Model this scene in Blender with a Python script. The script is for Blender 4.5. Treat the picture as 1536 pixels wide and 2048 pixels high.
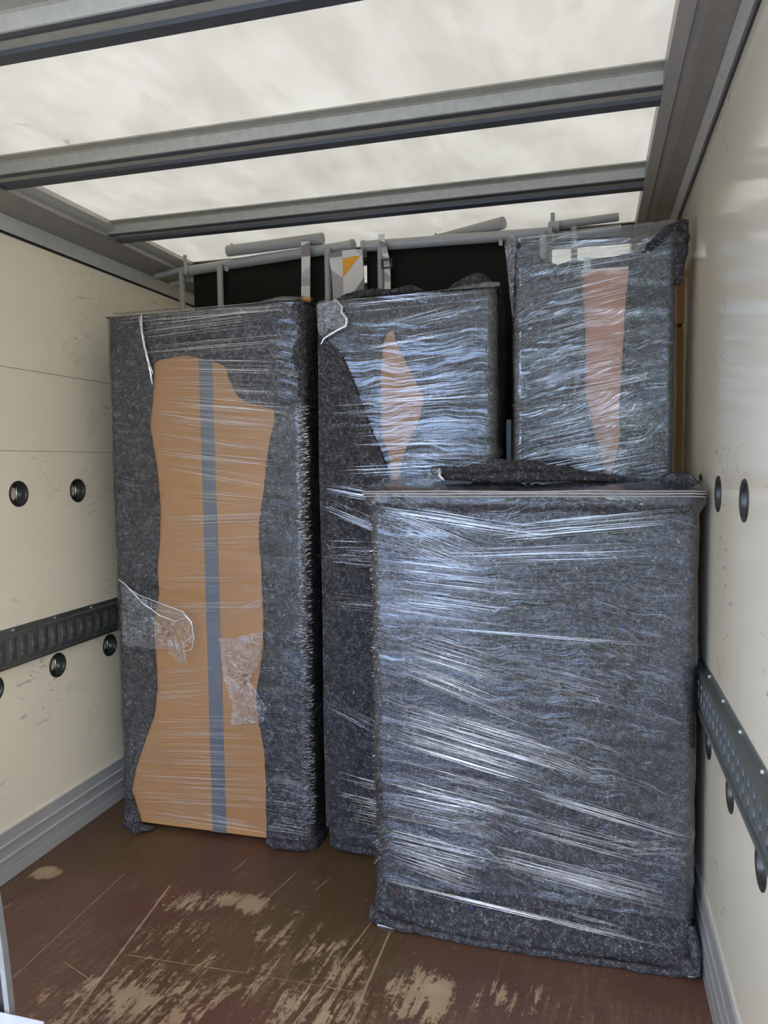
import bpy, bmesh, math, random
from mathutils import Vector, Matrix, noise
random.seed(7)
for o in list(bpy.data.objects): bpy.data.objects.remove(o)
S = bpy.context.scene
C = S.collection
pi = math.pi

# ---------------------------------------------------------------- camera
cam_d = bpy.data.cameras.new('camera'); cam = bpy.data.objects.new('camera', cam_d); C.objects.link(cam)
yaw, pitch, roll = -0.267742440, -0.0642796663, -0.0119330109
F_PX = 1503.5285
cy_, sy_, cp_, sp_ = math.cos(yaw), math.sin(yaw), math.cos(pitch), math.sin(pitch)
fwd = Vector((sy_*cp_, cy_*cp_, sp_)); rt = Vector((cy_, -sy_, 0)); up = rt.cross(fwd)
r_ = rt*math.cos(roll) + up*math.sin(roll); u_ = up*math.cos(roll) - rt*math.sin(roll)
mw = Matrix((r_, u_, -fwd)).transposed().to_4x4(); mw.translation = Vector((2.0518, 0, 1.5))
cam.matrix_world = mw
cam_d.sensor_fit = 'HORIZONTAL'; cam_d.sensor_width = 36; cam_d.lens = 36*F_PX/1536
cam_d.clip_start = 0.05; cam_d.clip_end = 300
S.camera = cam

# ---------------------------------------------------------------- world, sun, exposure
S.view_settings.view_transform = 'Standard'; S.view_settings.look = 'None'
S.view_settings.gamma = 1; S.view_settings.use_curve_mapping = False
S.view_settings.exposure = 0.22
S.cycles.use_denoising = True; S.cycles.denoising_prefilter = 'ACCURATE'; S.cycles.denoising_input_passes = 'RGB_ALBEDO_NORMAL'
S.cycles.adaptive_threshold = 0.005; S.cycles.max_bounces = 10; S.cycles.transparent_max_bounces = 16
W = bpy.data.worlds.new('sky'); S.world = W; W.use_nodes = True
nt = W.node_tree; nt.nodes.clear()
wo = nt.nodes.new('ShaderNodeOutputWorld'); bg = nt.nodes.new('ShaderNodeBackground')
tc = nt.nodes.new('ShaderNodeTexCoord'); sx = nt.nodes.new('ShaderNodeSeparateXYZ')
rp = nt.nodes.new('ShaderNodeValToRGB'); mn = nt.nodes.new('ShaderNodeTexNoise'); mx = nt.nodes.new('ShaderNodeMixRGB')
cr = nt.nodes.new('ShaderNodeValToRGB')
nt.links.new(tc.outputs['Generated'], sx.inputs[0]); nt.links.new(sx.outputs['Z'], rp.inputs[0])
rp.color_ramp.elements[0].position = 0.0; rp.color_ramp.elements[0].color = (.50, .68, 1.0, 1)
rp.color_ramp.elements[1].position = 0.8; rp.color_ramp.elements[1].color = (.16, .36, .92, 1)
mn.inputs['Scale'].default_value = 2.2; mn.inputs['Detail'].default_value = 6
nt.links.new(tc.outputs['Generated'], mn.inputs['Vector']); nt.links.new(mn.outputs['Fac'], cr.inputs[0])
cr.color_ramp.elements[0].position = .46; cr.color_ramp.elements[1].position = .62
nt.links.new(cr.outputs[0], mx.inputs[0]); nt.links.new(rp.outputs[0], mx.inputs[1])
mx.inputs[2].default_value = (1.1, 1.12, 1.16, 1)
nt.links.new(mx.outputs[0], bg.inputs[0]); bg.inputs[1].default_value = 8.0
nt.links.new(bg.outputs[0], wo.inputs[0])
sd = bpy.data.lights.new('sun', 'SUN'); so = bpy.data.objects.new('sun', sd); C.objects.link(so)
sd.energy = 9.0; sd.angle = math.radians(.6); sd.color = (1, .93, .82)
so.rotation_euler = (math.radians(-28), math.radians(-16), 0)   # from the cab side, high: never enters the rear opening

# ---------------------------------------------------------------- node helpers
class N:
    def __init__(s, name):
        s.m = bpy.data.materials.new(name); s.m.use_nodes = True; s.t = s.m.node_tree; s.t.nodes.clear()
        s.out = s.t.nodes.new('ShaderNodeOutputMaterial')
        s.g = s.t.nodes.new('ShaderNodeNewGeometry'); s.P = s.g.outputs['Position']
    def put(s, sock, v):
        if v is None: return
        if isinstance(v, bpy.types.NodeSocket): s.t.links.new(v, sock)
        else: sock.default_value = v
    def math(s, op, a, b=None, c=None):
        n = s.t.nodes.new('ShaderNodeMath'); n.operation = op
        s.put(n.inputs[0], a); s.put(n.inputs[1], b); s.put(n.inputs[2], c); return n.outputs[0]
    def vm(s, op, a, b=None):
        n = s.t.nodes.new('ShaderNodeVectorMath'); n.operation = op
        s.put(n.inputs[0], a); s.put(n.inputs[1], b); return n.outputs[0]
    def xyz(s, v=None):
        n = s.t.nodes.new('ShaderNodeSeparateXYZ'); s.put(n.inputs[0], v or s.P); return n.outputs
    def comb(s, x, y, z):
        n = s.t.nodes.new('ShaderNodeCombineXYZ')
        for i, q in enumerate((x, y, z)): s.put(n.inputs[i], q)
        return n.outputs[0]
    def noise(s, v=None, sc=5, det=3, ro=.5, dist=0, col=False):
        n = s.t.nodes.new('ShaderNodeTexNoise'); s.put(n.inputs['Vector'], v or s.P)
        n.inputs['Scale'].default_value = sc; n.inputs['Detail'].default_value = det
        n.inputs['Roughness'].default_value = ro; n.inputs['Distortion'].default_value = dist
        return n.outputs['Color' if col else 'Fac']
    def scale(s, v, x, y, z): return s.vm('MULTIPLY', v or s.P, (x, y, z))
    def ss(s, v, a, b, lo=0., hi=1.):
        n = s.t.nodes.new('ShaderNodeMapRange'); n.interpolation_type = 'SMOOTHSTEP'
        s.put(n.inputs[0], v)
        if a > b: a, b, lo, hi = b, a, hi, lo
        for i, q in enumerate((a, b, lo, hi)): s.put(n.inputs[i+1], q)
        return n.outputs[0]
    def mix(s, f, a, b):
        n = s.t.nodes.new('ShaderNodeMixRGB'); s.put(n.inputs[0], f)
        for i, q in ((1, a), (2, b)):
            if isinstance(q, tuple) and len(q) == 3: q = (*q, 1)
            s.put(n.inputs[i], q)
        return n.outputs[0]
    def bump(s, h, st=.5, dist=.002, nrm=None):
        n = s.t.nodes.new('ShaderNodeBump'); n.inputs['Strength'].default_value = st
        n.inputs['Distance'].default_value = dist; s.put(n.inputs['Height'], h); s.put(n.inputs['Normal'], nrm)
        return n.outputs[0]
    def pbr(s, col, rough=.6, metal=0., nrm=None, spec=None):
        n = s.t.nodes.new('ShaderNodeBsdfPrincipled')
        if isinstance(col, tuple) and len(col) == 3: col = (*col, 1)
        s.put(n.inputs['Base Color'], col); s.put(n.inputs['Roughness'], rough); s.put(n.inputs['Metallic'], metal)
        s.put(n.inputs['Normal'], nrm); s.put(n.inputs['Specular IOR Level'], spec)
        return n.outputs[0]
    def sh(s, kind, **kw):
        n = s.t.nodes.new('ShaderNode' + kind)
        for k, v in kw.items():
            if isinstance(v, tuple) and len(v) == 3: v = (*v, 1)
            s.put(n.inputs[k], v)
        return n.outputs[0]
    def ms(s, f, a, b):
        n = s.t.nodes.new('ShaderNodeMixShader'); s.put(n.inputs[0], f); s.put(n.inputs[1], a); s.put(n.inputs[2], b); return n.outputs[0]
    def end(s, sh): s.t.links.new(sh, s.out.inputs[0]); return s.m

def plain(name, col, rough=.5, metal=0., var=.15, sc=30, bump=.1):
    n = N(name); f = n.noise(sc=sc, det=4)
    a = tuple(c*(1-var) for c in col); b = tuple(min(1, c*(1+var)) for c in col)
    return n.end(n.pbr(n.mix(f, a, b), rough, metal, n.bump(f, bump, .002)))

M = {}
# --- wall: glossy cream gelcoat panels with scuffs
def wall_mat(name, col, rough, amp, bs=.2):
    n = N(name); x, y, z = n.xyz()
    v = n.comb(0., y, z)
    big = n.noise(v, 1.3, 3)
    sc1 = n.noise(n.scale(v, 1, 5, 26), 2.2, 5, .65, .6)          # long faint horizontal scuffs
    sc2 = n.noise(n.scale(v, 1, 9, 16), 5, 5, .7, 1.0)
    gate = n.ss(n.noise(v, 3.1, 2), .50, .62)
    mk = n.math('MULTIPLY', n.ss(sc1, .60, .635), gate)
    mk2 = n.math('MULTIPLY', n.ss(sc2, .63, .66), gate)
    c = n.mix(big, tuple(q*.93 for q in col), col)
    c = n.mix(n.math('MULTIPLY', n.noise(n.scale(v, 1, 1, 6), 3, 4, .6), .07), c, (.50, .45, .36))
    c = n.mix(n.math('MULTIPLY', mk, .45), c, (.20, .16, .11))
    c = n.mix(n.math('MULTIPLY', mk2, .7), c, (.10, .08, .06))
    ripple = n.noise(n.scale(v, 1, 2.5, .8), 2.2, 2)
    fine = n.noise(n.scale(v, 1, 22, 1.2), 14, 4, .7)
    h = n.math('ADD', ripple, n.math('MULTIPLY', fine, amp))
    r = n.ss(n.noise(v, 2, 3), .3, .7, rough*.9, rough*1.1)
    return n.end(n.pbr(c, r, 0., n.bump(h, bs, .006), .5))
M['wall_l'] = wall_mat('cream_gelcoat_left', (.90, .78, .57), .30, .15, .03)
M['wall_r'] = wall_mat('cream_gelcoat_right', (.80, .71, .54), .11, .06, .12)
# --- translucent roof
n = N('translucent_roof'); x, y, z = n.xyz()
st = n.noise(n.scale(None, 3.2, 1.6, 1), 1.6, 6, .6, .4); fine = n.noise(n.scale(None, 14, 3, 1), 2.6, 5, .7)
spots = n.ss(n.noise(n.scale(None, 1.6, 1, 1), 9, 4, .6, .8), .70, .76)
c = n.mix(n.ss(st, .3, .7), (.60, .565, .48), (.70, .665, .575))
c = n.mix(n.math('MULTIPLY', n.ss(fine, .45, .75), .22), c, (.44, .40, .31))
c = n.mix(n.math('MULTIPLY', spots, .4), c, (.10, .085, .06))
tr = n.sh('BsdfTranslucent', Color=c); df = n.sh('BsdfDiffuse', Color=(.62, .58, .50))
gl = n.sh('BsdfGlossy', Color=(1., 1., 1.), Roughness=.45)
M['roof'] = n.end(n.ms(.03, n.ms(.62, tr, df), gl))
# --- floor: phenolic ply, worn and scratched
n = N('worn_plywood_floor'); x, y, z = n.xyz()
P2 = n.comb(x, y, 0.)
skew = n.comb(n.math('SUBTRACT', x, n.math('MULTIPLY', y, .10)), y, 0.)
base = n.mix(n.noise(P2, 2.5, 5, .6), (.060, .025, .016), (.120, .054, .031))
base = n.mix(n.ss(n.noise(P2, 1.1, 3), .44, .58), base, (.082, .046, .018))
streak = n.noise(n.scale(skew, 34, 3.2, 1), 1.5, 8, .72, .5)
streak2 = n.noise(n.scale(skew, 110, 5, 1), 1., 6, .75)
grit = n.noise(P2, 55, 6, .75, .4)
blob = n.noise(n.scale(skew, 9, 4.5, 1), 1.2, 9, .68, .7)
def patch(cx, cy, rx, ry, amp):
    d = n.vm('MULTIPLY', n.vm('SUBTRACT', P2, (cx, cy, 0.)), (1/rx, 1/ry, 0.))
    q = n.t.nodes.new('ShaderNodeVectorMath'); q.operation = 'LENGTH'; n.put(q.inputs[0], d)
    return n.ss(q.outputs['Value'], 1.0, .15, 0., amp)
wear = 0.
for a in [(.117, 2.265, .085, .07, .95), (.72, 2.22, .16, .11, .60), (.92, 2.27, .20, .085, .75), (1.07, 2.28, .11, .09, .42), (.80, 2.02, .20, .28, .36),
          (.73, 1.72, .30, .22, .52), (.95, 1.80, .45, .38, .42), (1.33, 2.08, .22, .20, .38), (1.60, 1.98, .18, .17, .78), (1.30, 1.75, .5, .3, .42),
          (1.84, 2.02, .30, .12, .30), (1.15, 2.12, .22, .16, .30), (1.7, 1.72, .6, .22, .34), (.12, 2.05, .05, .05, .6), (1.95, 1.85, .35, .2, .2)]:
    wear = n.math('MAXIMUM', wear, patch(*a))
mixn = n.math('ADD', n.math('MULTIPLY', blob, .42), n.math('ADD', n.math('MULTIPLY', streak, .38), n.math('MULTIPLY', grit, .20)))
mixn = n.math('ADD', n.math('MULTIPLY', n.math('SUBTRACT', mixn, .5), 1.75), .5)
w = n.ss(n.math('ADD', mixn, n.math('MULTIPLY', wear, .26)), .59, .69)
w = n.math('MULTIPLY', w, n.ss(wear, 0., .25, .25, 1.))
w2 = n.math('MULTIPLY', n.ss(streak2, .61, .69), n.ss(n.noise(n.scale(skew, 7, 1.5, 1), 1.3, 3), .42, .6))
w3 = n.ss(n.noise(n.scale(P2, 1, 1.6, 1), 38, 3, .6, 1.5), .66, .73)
lines = 0.
for (xa, ya, xb, yb, wd) in [(1.428, 2.652, 1.262, 1.60, .0035), (1.405, 2.443, 1.415, 2.25, .003), (1.44, 2.26, 1.44, 1.6, .0055), (.606, 2.323, .70, 1.62, .006), (1.135, 1.84, 1.15, 2.06, .004), (.40, 2.35, .42, 1.7, .002), (.50, 1.86, .66, 1.80, .0025),
                             (.66, 1.93, 1.10, 1.945, .0025), (1.10, 1.945, 1.45, 1.95, .0018), (1.02, 2.52, .98, 2.3, .003), (1.15, 2.5, 1.12, 2.38, .003), (.8, 2.55, .78, 2.42, .003), (1.38, 2.10, 1.34, 1.6, .003), (1.32, 1.95, 1.28, 1.6, .0025)]:
    L = math.hypot(xb-xa, yb-ya); dx, dy = (xb-xa)/L, (yb-ya)/L
    rel = n.vm('SUBTRACT', P2, (xa, ya, 0.)); rx, ry, rz = n.xyz(rel)
    perp = n.math('ABSOLUTE', n.math('SUBTRACT', n.math('MULTIPLY', rx, dy), n.math('MULTIPLY', ry, dx)))
    perp = n.math('ADD', perp, n.math('MULTIPLY', n.math('SUBTRACT', n.noise(P2, 22, 4, .7), .5), wd*2.2))
    al = n.math('ADD', n.math('MULTIPLY', rx, dx), n.math('MULTIPLY', ry, dy))
    m_ = n.math('MULTIPLY', n.ss(perp, wd, wd*.35), n.math('MULTIPLY', n.ss(al, 0., .04), n.ss(al, L, L-.05)))
    lines = n.math('MAXIMUM', lines, m_)
allw = n.math('MAXIMUM', n.math('MAXIMUM', w, n.math('MULTIPLY', lines, .85)), n.math('MAXIMUM', n.math('MULTIPLY', w2, .7), n.math('MULTIPLY', w3, .8)))
haze = n.math('MULTIPLY', n.math('MULTIPLY', n.ss(n.math('ADD', n.math('MULTIPLY', streak, .6), n.math('MULTIPLY', grit, .4)), .44, .66), n.ss(n.noise(n.scale(skew, 2.2, 1.6, 1), 1.4, 4, .6), .40, .60)), n.ss(y, 2.55, 1.85, 0., .42))
allw = n.math('MAXIMUM', allw, haze)
wc = n.mix(n.noise(P2, 12, 4), (.24, .145, .070), (.42, .29, .165))
c = n.mix(n.math('MULTIPLY', allw, .92), base, wc)
M['floor'] = n.end(n.pbr(c, n.ss(allw, 0., 1., .36, .7), 0., n.bump(n.math('ADD', n.noise(P2, 90, 4), n.math('MULTIPLY', allw, -1.2)), .25, .0015), .45))
# --- metals and paints
def metal(name, col, rough, spangle=0., met=.85, dirt=.3):
    n = N(name); f = n.noise(sc=38, det=5, ro=.7); d = n.ss(n.noise(sc=6, det=6, ro=.7), .5, .75)
    c = n.mix(f, tuple(q*(1-.25-spangle) for q in col), tuple(min(1, q*(1.15+spangle)) for q in col))
    c = n.mix(n.math('MULTIPLY', d, dirt), c, (.10, .085, .06))
    return n.end(n.pbr(c, rough, met, n.bump(f, .12, .001)))
M['galv'] = metal('galvanised_steel', (.38, .365, .30), .5, .10, .25, .1)
M['alu'] = metal('scuffed_aluminium', (.50, .48, .44), .45, 0., .6, .15)
M['alu_grey'] = metal('grey_aluminium', (.36, .34, .31), .42, 0., .55, .1)
M['alu_light'] = metal('pale_aluminium', (.56, .54, .47), .42, 0., .3, .06)
M['alu_lip'] = metal('mid_aluminium', (.42, .40, .37), .42, 0., .4, .06)
M['rail'] = metal('dark_zinc_rail', (.20, .21, .19), .40, .1, .75, .3)
M['channel'] = plain('dark_channel_paint', (.045, .048, .050), .5, .0, .15, 30, .05)  # dark grey standing for shade under the roof bows; the plank reuses it
M['chrome'] = metal('bright_steel', (.75, .74, .70), .22, 0., 1., .05)
M['tube'] = plain('grey_painted_tube', (.31, .30, .275), .42, 0., .06, 12, .03)
M['black'] = plain('black_plastic', (.018, .017, .015), .35, 0., .2, 20, .05)
n = N('black_cloth'); M['cloth_black'] = n.end(n.pbr((.010, .009, .006), .7, 0., n.bump(n.noise(sc=60), .2), .12))
M['cup'] = plain('dark_cup', (.05, .048, .042), .32, .3, .1, 20, .02)
M['white'] = plain('white_board', (.75, .76, .80), .5, 0., .03)
M['silver'] = plain('pale_grey_plate', (.55, .55, .53), .5, 0., .05, 10)
n = N('scuffed_skirting'); x, y, z = n.xyz(); v = n.scale(None, 1, 3, 22)
g = n.noise(v, 3, 6, .7); mk = n.math('MULTIPLY', n.ss(g, .60, .66), n.ss(z, .105, .165))
c = n.mix(n.noise(sc=4, det=4), (.48, .465, .43), (.62, .60, .55)); c = n.mix(n.math('MULTIPLY', mk, .9), c, (.05, .045, .04))
M['skirt'] = n.end(n.pbr(c, .42, .45, n.bump(g, .2, .002)))
n = N('cardboard'); x, y, z = n.xyz(); f = n.noise(n.scale(None, 3, 3, 1), 60, 5, .7); b = n.noise(sc=2.2, det=3)
c = n.mix(b, (.40, .195, .070), (.47, .240, .092)); c = n.mix(n.math('MULTIPLY', f, .25), c, (.30, .15, .06))
M['card'] = n.end(n.pbr(c, .75, 0., n.bump(n.noise(n.scale(None, 1, 1, .2), 22, 3), .15, .002), .25))
n = N('rosy_board'); f = n.noise(n.scale(None, 1, 1, 9), 9, 4, .6)
M['rosy'] = n.end(n.pbr(n.mix(f, (.40, .175, .090), (.50, .245, .135)), .6, 0., n.bump(f, .1), .35))
M['edge_band'] = plain('pale_board_edge', (.70, .60, .52), .5, 0., .04)
M['tape'] = plain('grey_duct_tape', (.115, .122, .140), .45, 0., .08, 90, .15)
M['sticker'] = plain('pale_paper_tag', (.42, .48, .44), .5, 0., .05)

# --- recycled-fibre moving blanket
def blanket(name, knit=0.):
    n = N(name); P = n.P
    base = n.mix(n.noise(P, 26, 5, .7), (.010, .008, .008), (.056, .049, .047))
    base = n.mix(n.ss(n.noise(P, 70, 3, .6), .50, .70), base, (.090, .080, .078))
    base = n.mix(n.math('MULTIPLY', n.ss(n.noise(P, 4, 4, .6), .35, .68), .5), base, n.mix(.5, base, (.03, .03, .042)))
    def fib(sc, wd, dist, det=2):
        q = n.noise(P, sc, det, .5, dist); return n.ss(n.math('ABSOLUTE', n.math('SUBTRACT', q, .5)), wd, wd*.35)
    a = n.math('MULTIPLY', fib(30, .0085, 2.6), n.ss(n.noise(n.vm('ADD', P, (3., 1., 7.)), 34, 2), .50, .60))
    b = n.math('MULTIPLY', fib(52, .012, 2.0), n.ss(n.noise(n.vm('ADD', P, (9., 4., 2.)), 45, 2), .48, .60))
    b2 = n.math('MULTIPLY', fib(85, .022, 1.4), n.ss(n.noise(n.vm('ADD', P, (5., 8., 1.)), 60, 2), .45, .58))
    c_ = n.ss(n.noise(P, 140, 3, .7), .63, .70)
    col = n.mix(n.math('MULTIPLY', c_, .55), base, (.30, .27, .26))
    col = n.mix(n.math('MULTIPLY', b2, .65), col, (.26, .24, .24))
    col = n.mix(n.math('MULTIPLY', b, .8), col, (.46, .43, .41))
    col = n.mix(n.math('MULTIPLY', a, .9), col, (.66, .62, .58))
    for off, cc, th in (((1., 2., 3.), (.16, .025, .02), .715), ((6., 2., 9.), (.03, .05, .20), .705), ((4., 7., 5.), (.24, .19, .06), .735), ((2., 9., 6.), (.05, .13, .11), .745)):
        col = n.mix(n.math('MULTIPLY', n.ss(n.noise(n.vm('ADD', P, off), 30, 3, .6), th, th+.03), .75), col, cc)
    h = n.math('ADD', n.noise(P, 75, 5, .75), n.math('ADD', n.math('MULTIPLY', a, .5), n.math('MULTIPLY', b, .4)))
    if knit:
        x, y, z = n.xyz(); k = n.math('SINE', n.math('MULTIPLY', n.math('ADD', x, n.math('MULTIPLY', n.noise(P, 8, 2), .003)), 1250.))
        h = n.math('ADD', h, n.math('MULTIPLY', k, knit))
        col = n.mix(n.ss(k, .2, 1., 0., .30), col, (.22, .205, .20))
    return n.end(n.pbr(col, .95, 0., n.bump(h, .8, .004), .15))
M['blanket'] = blanket('recycled_fibre_blanket')
M['blanket_knit'] = blanket('stitched_fibre_blanket', .55)
# --- stretch film: clear, pleated by tension so it glitters in fine streaks
def film(name, slope, gloss=.16, white=.5, rough=.07, seed=0., crinkle=0., bst=.75):
    n = N(name); x, y, z = n.xyz(); o = seed
    lo = n.noise(n.comb(n.math('ADD', x, o), 0., z), 1.35, 3, .5)
    lo2 = n.noise(n.comb(n.math('ADD', x, o+5.), 0., z), 4.2, 3, .55)
    warp = n.math('ADD', n.math('MULTIPLY', n.math('SUBTRACT', lo, .5), .55), n.math('MULTIPLY', n.math('SUBTRACT', lo2, .5), .07))
    zz = n.math('ADD', n.math('ADD', z, n.math('MULTIPLY', x, slope)), n.math('MULTIPLY', warp, n.math('ADD', .35, n.math('MULTIPLY', x, .25))))
    v = n.comb(n.math('ADD', n.math('MULTIPLY', x, 3.2), o), n.math('MULTIPLY', y, 2.), n.math('MULTIPLY', zz, 120.))
    v2 = n.comb(n.math('ADD', n.math('MULTIPLY', x, 5.0), o), n.math('MULTIPLY', y, 2.), n.math('MULTIPLY', zz, 300.))
    s1 = n.noise(v, 1., 4, .65); s2 = n.noise(v2, 1., 3, .7)
    tens = n.ss(n.noise(n.comb(n.math('ADD', n.math('MULTIPLY', x, 1.2), o+9.), 0., n.math('MULTIPLY', zz, 5.)), 1.6, 4, .6), .36, .62)
    h = n.math('ADD', n.ss(s1, .48, .76), n.math('MULTIPLY', n.ss(s2, .52, .80), .35))
    h = n.math('MULTIPLY', h, n.math('ADD', .10, n.math('MULTIPLY', tens, .9)))
    h = n.math('ADD', h, n.math('MULTIPLY', n.noise(n.comb(n.math('MULTIPLY', x, 5.), 0., n.math('MULTIPLY', zz, 16.)), 1., 3, .5), .9))
    if crinkle:
        h = n.math('ADD', h, n.math('MULTIPLY', n.noise(n.P, 34, 4, .6, 1.2), crinkle))
    nb = n.bump(h, bst, .0042)
    ln = n.math('MAXIMUM', n.ss(s1, .60, .70), n.math('MULTIPLY', n.ss(s2, .62, .72), .6))
    wm = n.math('MULTIPLY', n.math('MULTIPLY', ln, tens), white)
    if crinkle:
        rg = n.math('ABSOLUTE', n.math('SUBTRACT', n.noise(n.P, 17, 3, .55, 1.6), .5)); wm = n.math('MAXIMUM', wm, n.ss(rg, .020, .004, 0., .55))
    wm = n.math('ADD', wm, .004)
    fr = n.t.nodes.new('ShaderNodeFresnel'); fr.inputs[0].default_value = 1.45; n.put(fr.inputs['Normal'], nb)
    g = n.math('MINIMUM', n.math('ADD', n.math('MULTIPLY', fr.outputs[0], .75+(gloss-.14)*10), (gloss-.10)*.35), .42)
    g = n.math('MINIMUM', n.math('ADD', g, n.math('MULTIPLY', n.math('MULTIPLY', ln, tens), gloss)), .85)
    body = n.ms(g, n.sh('BsdfTransparent', Color=(.97, .97, .97)), n.sh('BsdfGlossy', Color=(.96, .98, 1.), Roughness=rough, Normal=nb))
    milky = n.ms(.45, n.sh('BsdfDiffuse', Color=(.78, .76, .74), Normal=nb), n.sh('BsdfTranslucent', Color=(.7, .69, .68), Normal=nb))
    return n.end(n.ms(wm, body, milky))
M['film_a'] = film('stretch_film_left', .05, .150, .30, .07, 2., bst=.55)
M['film_b'] = film('stretch_film_middle', -.03, .19, .42, .07, 11.)
M['film_c'] = film('stretch_film_right', -.16, .21, .40, .07, 23.)
M['film_d'] = film('stretch_film_front', .14, .20, .46, .07, 37.)
M['film_loose'] = film('loose_film', .2, .24, .2, .10, 51., crinkle=1.3)
n = N('film_crease'); M['crease'] = n.end(n.ms(.28, n.ms(.65, n.sh('BsdfDiffuse', Color=(.80, .78, .76)), n.sh('BsdfGlossy', Color=(1., 1., 1.), Roughness=.15)), n.sh('BsdfTransparent', Color=(1., 1., 1.))))
M['gathered'] = plain('gathered_film', (.34, .29, .25), .3, 0., .25, 60, .3)
M['fab_cream'] = plain('cream_fabric', (.62, .57, .50), .85, 0., .06, 120, .2)
M['fab_grey'] = plain('warm_grey_fabric', (.22, .18, .17), .85, 0., .1, 120, .2)
M['fab_taupe'] = plain('taupe_fabric', (.38, .32, .29), .85, 0., .08, 120, .2)
M['fab_blue'] = plain('pale_blue_grey_fabric', (.40, .41, .42), .85, 0., .08, 120, .2)
M['fab_mustard'] = plain('mustard_fabric', (.72, .33, .03), .85, 0., .06, 120, .2)
M['leaf'] = plain('tree_leaves', (.10, .17, .03), .6, 0., .6, 4)
M['bark'] = plain('tree_bark', (.12, .09, .06), .9, 0., .3, 9)
M['asphalt'] = plain('worn_concrete', (.27, .28, .30), .9, 0., .2, 6)

# ---------------------------------------------------------------- object helpers
def thing(name, label, cat, loc=(0, 0, 0), group=None):
    o = bpy.data.objects.new(name, None); C.objects.link(o); o.location = loc; o.empty_display_size = .1
    o['label'] = label; o['category'] = cat
    if group: o['group'] = group
    return o
def base_of(p):
    v = Vector((0, 0, 0))
    while p is not None: v += p.location; p = p.parent
    return v
def mesh(name, V, Fc, mats, parent=None, smooth=False, idx=None, solid=0., kind=None, label=None):
    """V in world coordinates"""
    me = bpy.data.meshes.new(name); b = base_of(parent)
    me.from_pydata([tuple(Vector(v)-b) for v in V], [], Fc)
    if not isinstance(mats, (list, tuple)): mats = [mats]
    for m_ in mats: me.materials.append(m_)
    if idx: me.polygons.foreach_set('material_index', idx)
    if smooth: me.polygons.foreach_set('use_smooth', [True]*len(me.polygons))
    me.update()
    o = bpy.data.objects.new(name, me); C.objects.link(o); o.parent = parent
    if solid:
        md = o.modifiers.new('thickness', 'SOLIDIFY'); md.thickness = solid; md.offset = -1
    if kind: o['kind'] = kind
    if label: o['label'] = label
    return o
class B:
    def __init__(s): s.V = []; s.F = []
    def add(s, V, F):
        k = len(s.V); s.V += [Vector(v) for v in V]; s.F += [tuple(i+k for i in f) for f in F]; return s
    def box(s, x0, x1, y0, y1, z0, z1, bev=0.):
        if not bev:
            V = [(x, y, z) for x in (x0, x1) for y in (y0, y1) for z in (z0, z1)]
            return s.add(V, [(0, 1, 3, 2), (4, 6, 7, 5), (0, 4, 5, 1), (2, 3, 7, 6), (0, 2, 6, 4), (1, 5, 7, 3)])
        bm = bmesh.new(); bmesh.ops.create_cube(bm, size=1)
        for v in bm.verts: v.co = Vector(((x0+x1)/2+v.co.x*(x1-x0), (y0+y1)/2+v.co.y*(y1-y0), (z0+z1)/2+v.co.z*(z1-z0)))
        bmesh.ops.bevel(bm, geom=bm.edges[:], offset=bev, segments=2, affect='EDGES', profile=.5)
        s.add([v.co.copy() for v in bm.verts], [[v.index for v in f.verts] for f in bm.faces]); bm.free(); return s
    def tube(s, pts, r, n=14, cap=True):
        pts = [Vector(p) for p in pts]; rs = r if isinstance(r, (list, tuple)) else [r]*len(pts)
        k = len(s.V); nrm = None
        for i, p in enumerate(pts):
            t = (pts[min(i+1, len(pts)-1)]-pts[max(i-1, 0)]).normalized()
            if nrm is None: nrm = t.orthogonal().normalized()
            nrm = (nrm - t*nrm.dot(t)).normalized(); bn = t.cross(nrm)
            for j in range(n):
                a = 2*pi*j/n; s.V.append(p+(nrm*math.cos(a)+bn*math.sin(a))*rs[i])
        for i in range(len(pts)-1):
            for j in range(n):
                a, b = k+i*n+j, k+i*n+(j+1) % n; s.F.append((a, b, b+n, a+n))
        if cap:
            s.F.append(tuple(k+j for j in reversed(range(n)))); s.F.append(tuple(k+(len(pts)-1)*n+j for j in range(n)))
        return s
    def prof(s, pts, y0, y1, close=True):
        """extrude an (x,z) outline along y"""
        m_ = len(pts); V = [(p[0], y0, p[1]) for p in pts]+[(p[0], y1, p[1]) for p in pts]
        F = [(i, (i+1) % m_, (i+1) % m_+m_, i+m_) for i in range(m_ if close else m_-1)]
        if close: F += [tuple(range(m_-1, -1, -1)), tuple(range(m_, 2*m_))]
        return s.add(V, F)
    def profx(s, pts, x0, x1):
        m_ = len(pts); V = [(x0, p[0], p[1]) for p in pts]+[(x1, p[0], p[1]) for p in pts]
        return s.add(V, [(i, (i+1) % m_, (i+1) % m_+m_, i+m_) for i in range(m_)]+[tuple(range(m_-1, -1, -1)), tuple(range(m_, 2*m_))])
    def make(s, name, mats, parent=None, **k): return mesh(name, s.V, s.F, mats, parent, **k)
def fixn(o):
    bm = bmesh.new(); bm.from_mesh(o.data); bmesh.ops.recalc_face_normals(bm, faces=bm.faces); bm.to_mesh(o.data); bm.free(); return o
def struct(o, label=None):
    o['kind'] = 'structure'
    if label: o['label'] = label
    return o
def nz(x, y, z=0.): return noise.noise(Vector((x, y, z)))
def lerp_tab(tab, z):
    """tab: (x, z) pairs; x at height z"""
    t = sorted(tab, key=lambda q: q[1])
    if z <= t[0][1]: return t[0][0]
    for a, b in zip(t, t[1:]):
        if z <= b[1]:
            k = (z-a[1])/max(1e-6, b[1]-a[1]); return a[0]+(b[0]-a[0])*k
    return t[-1][0]

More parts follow.
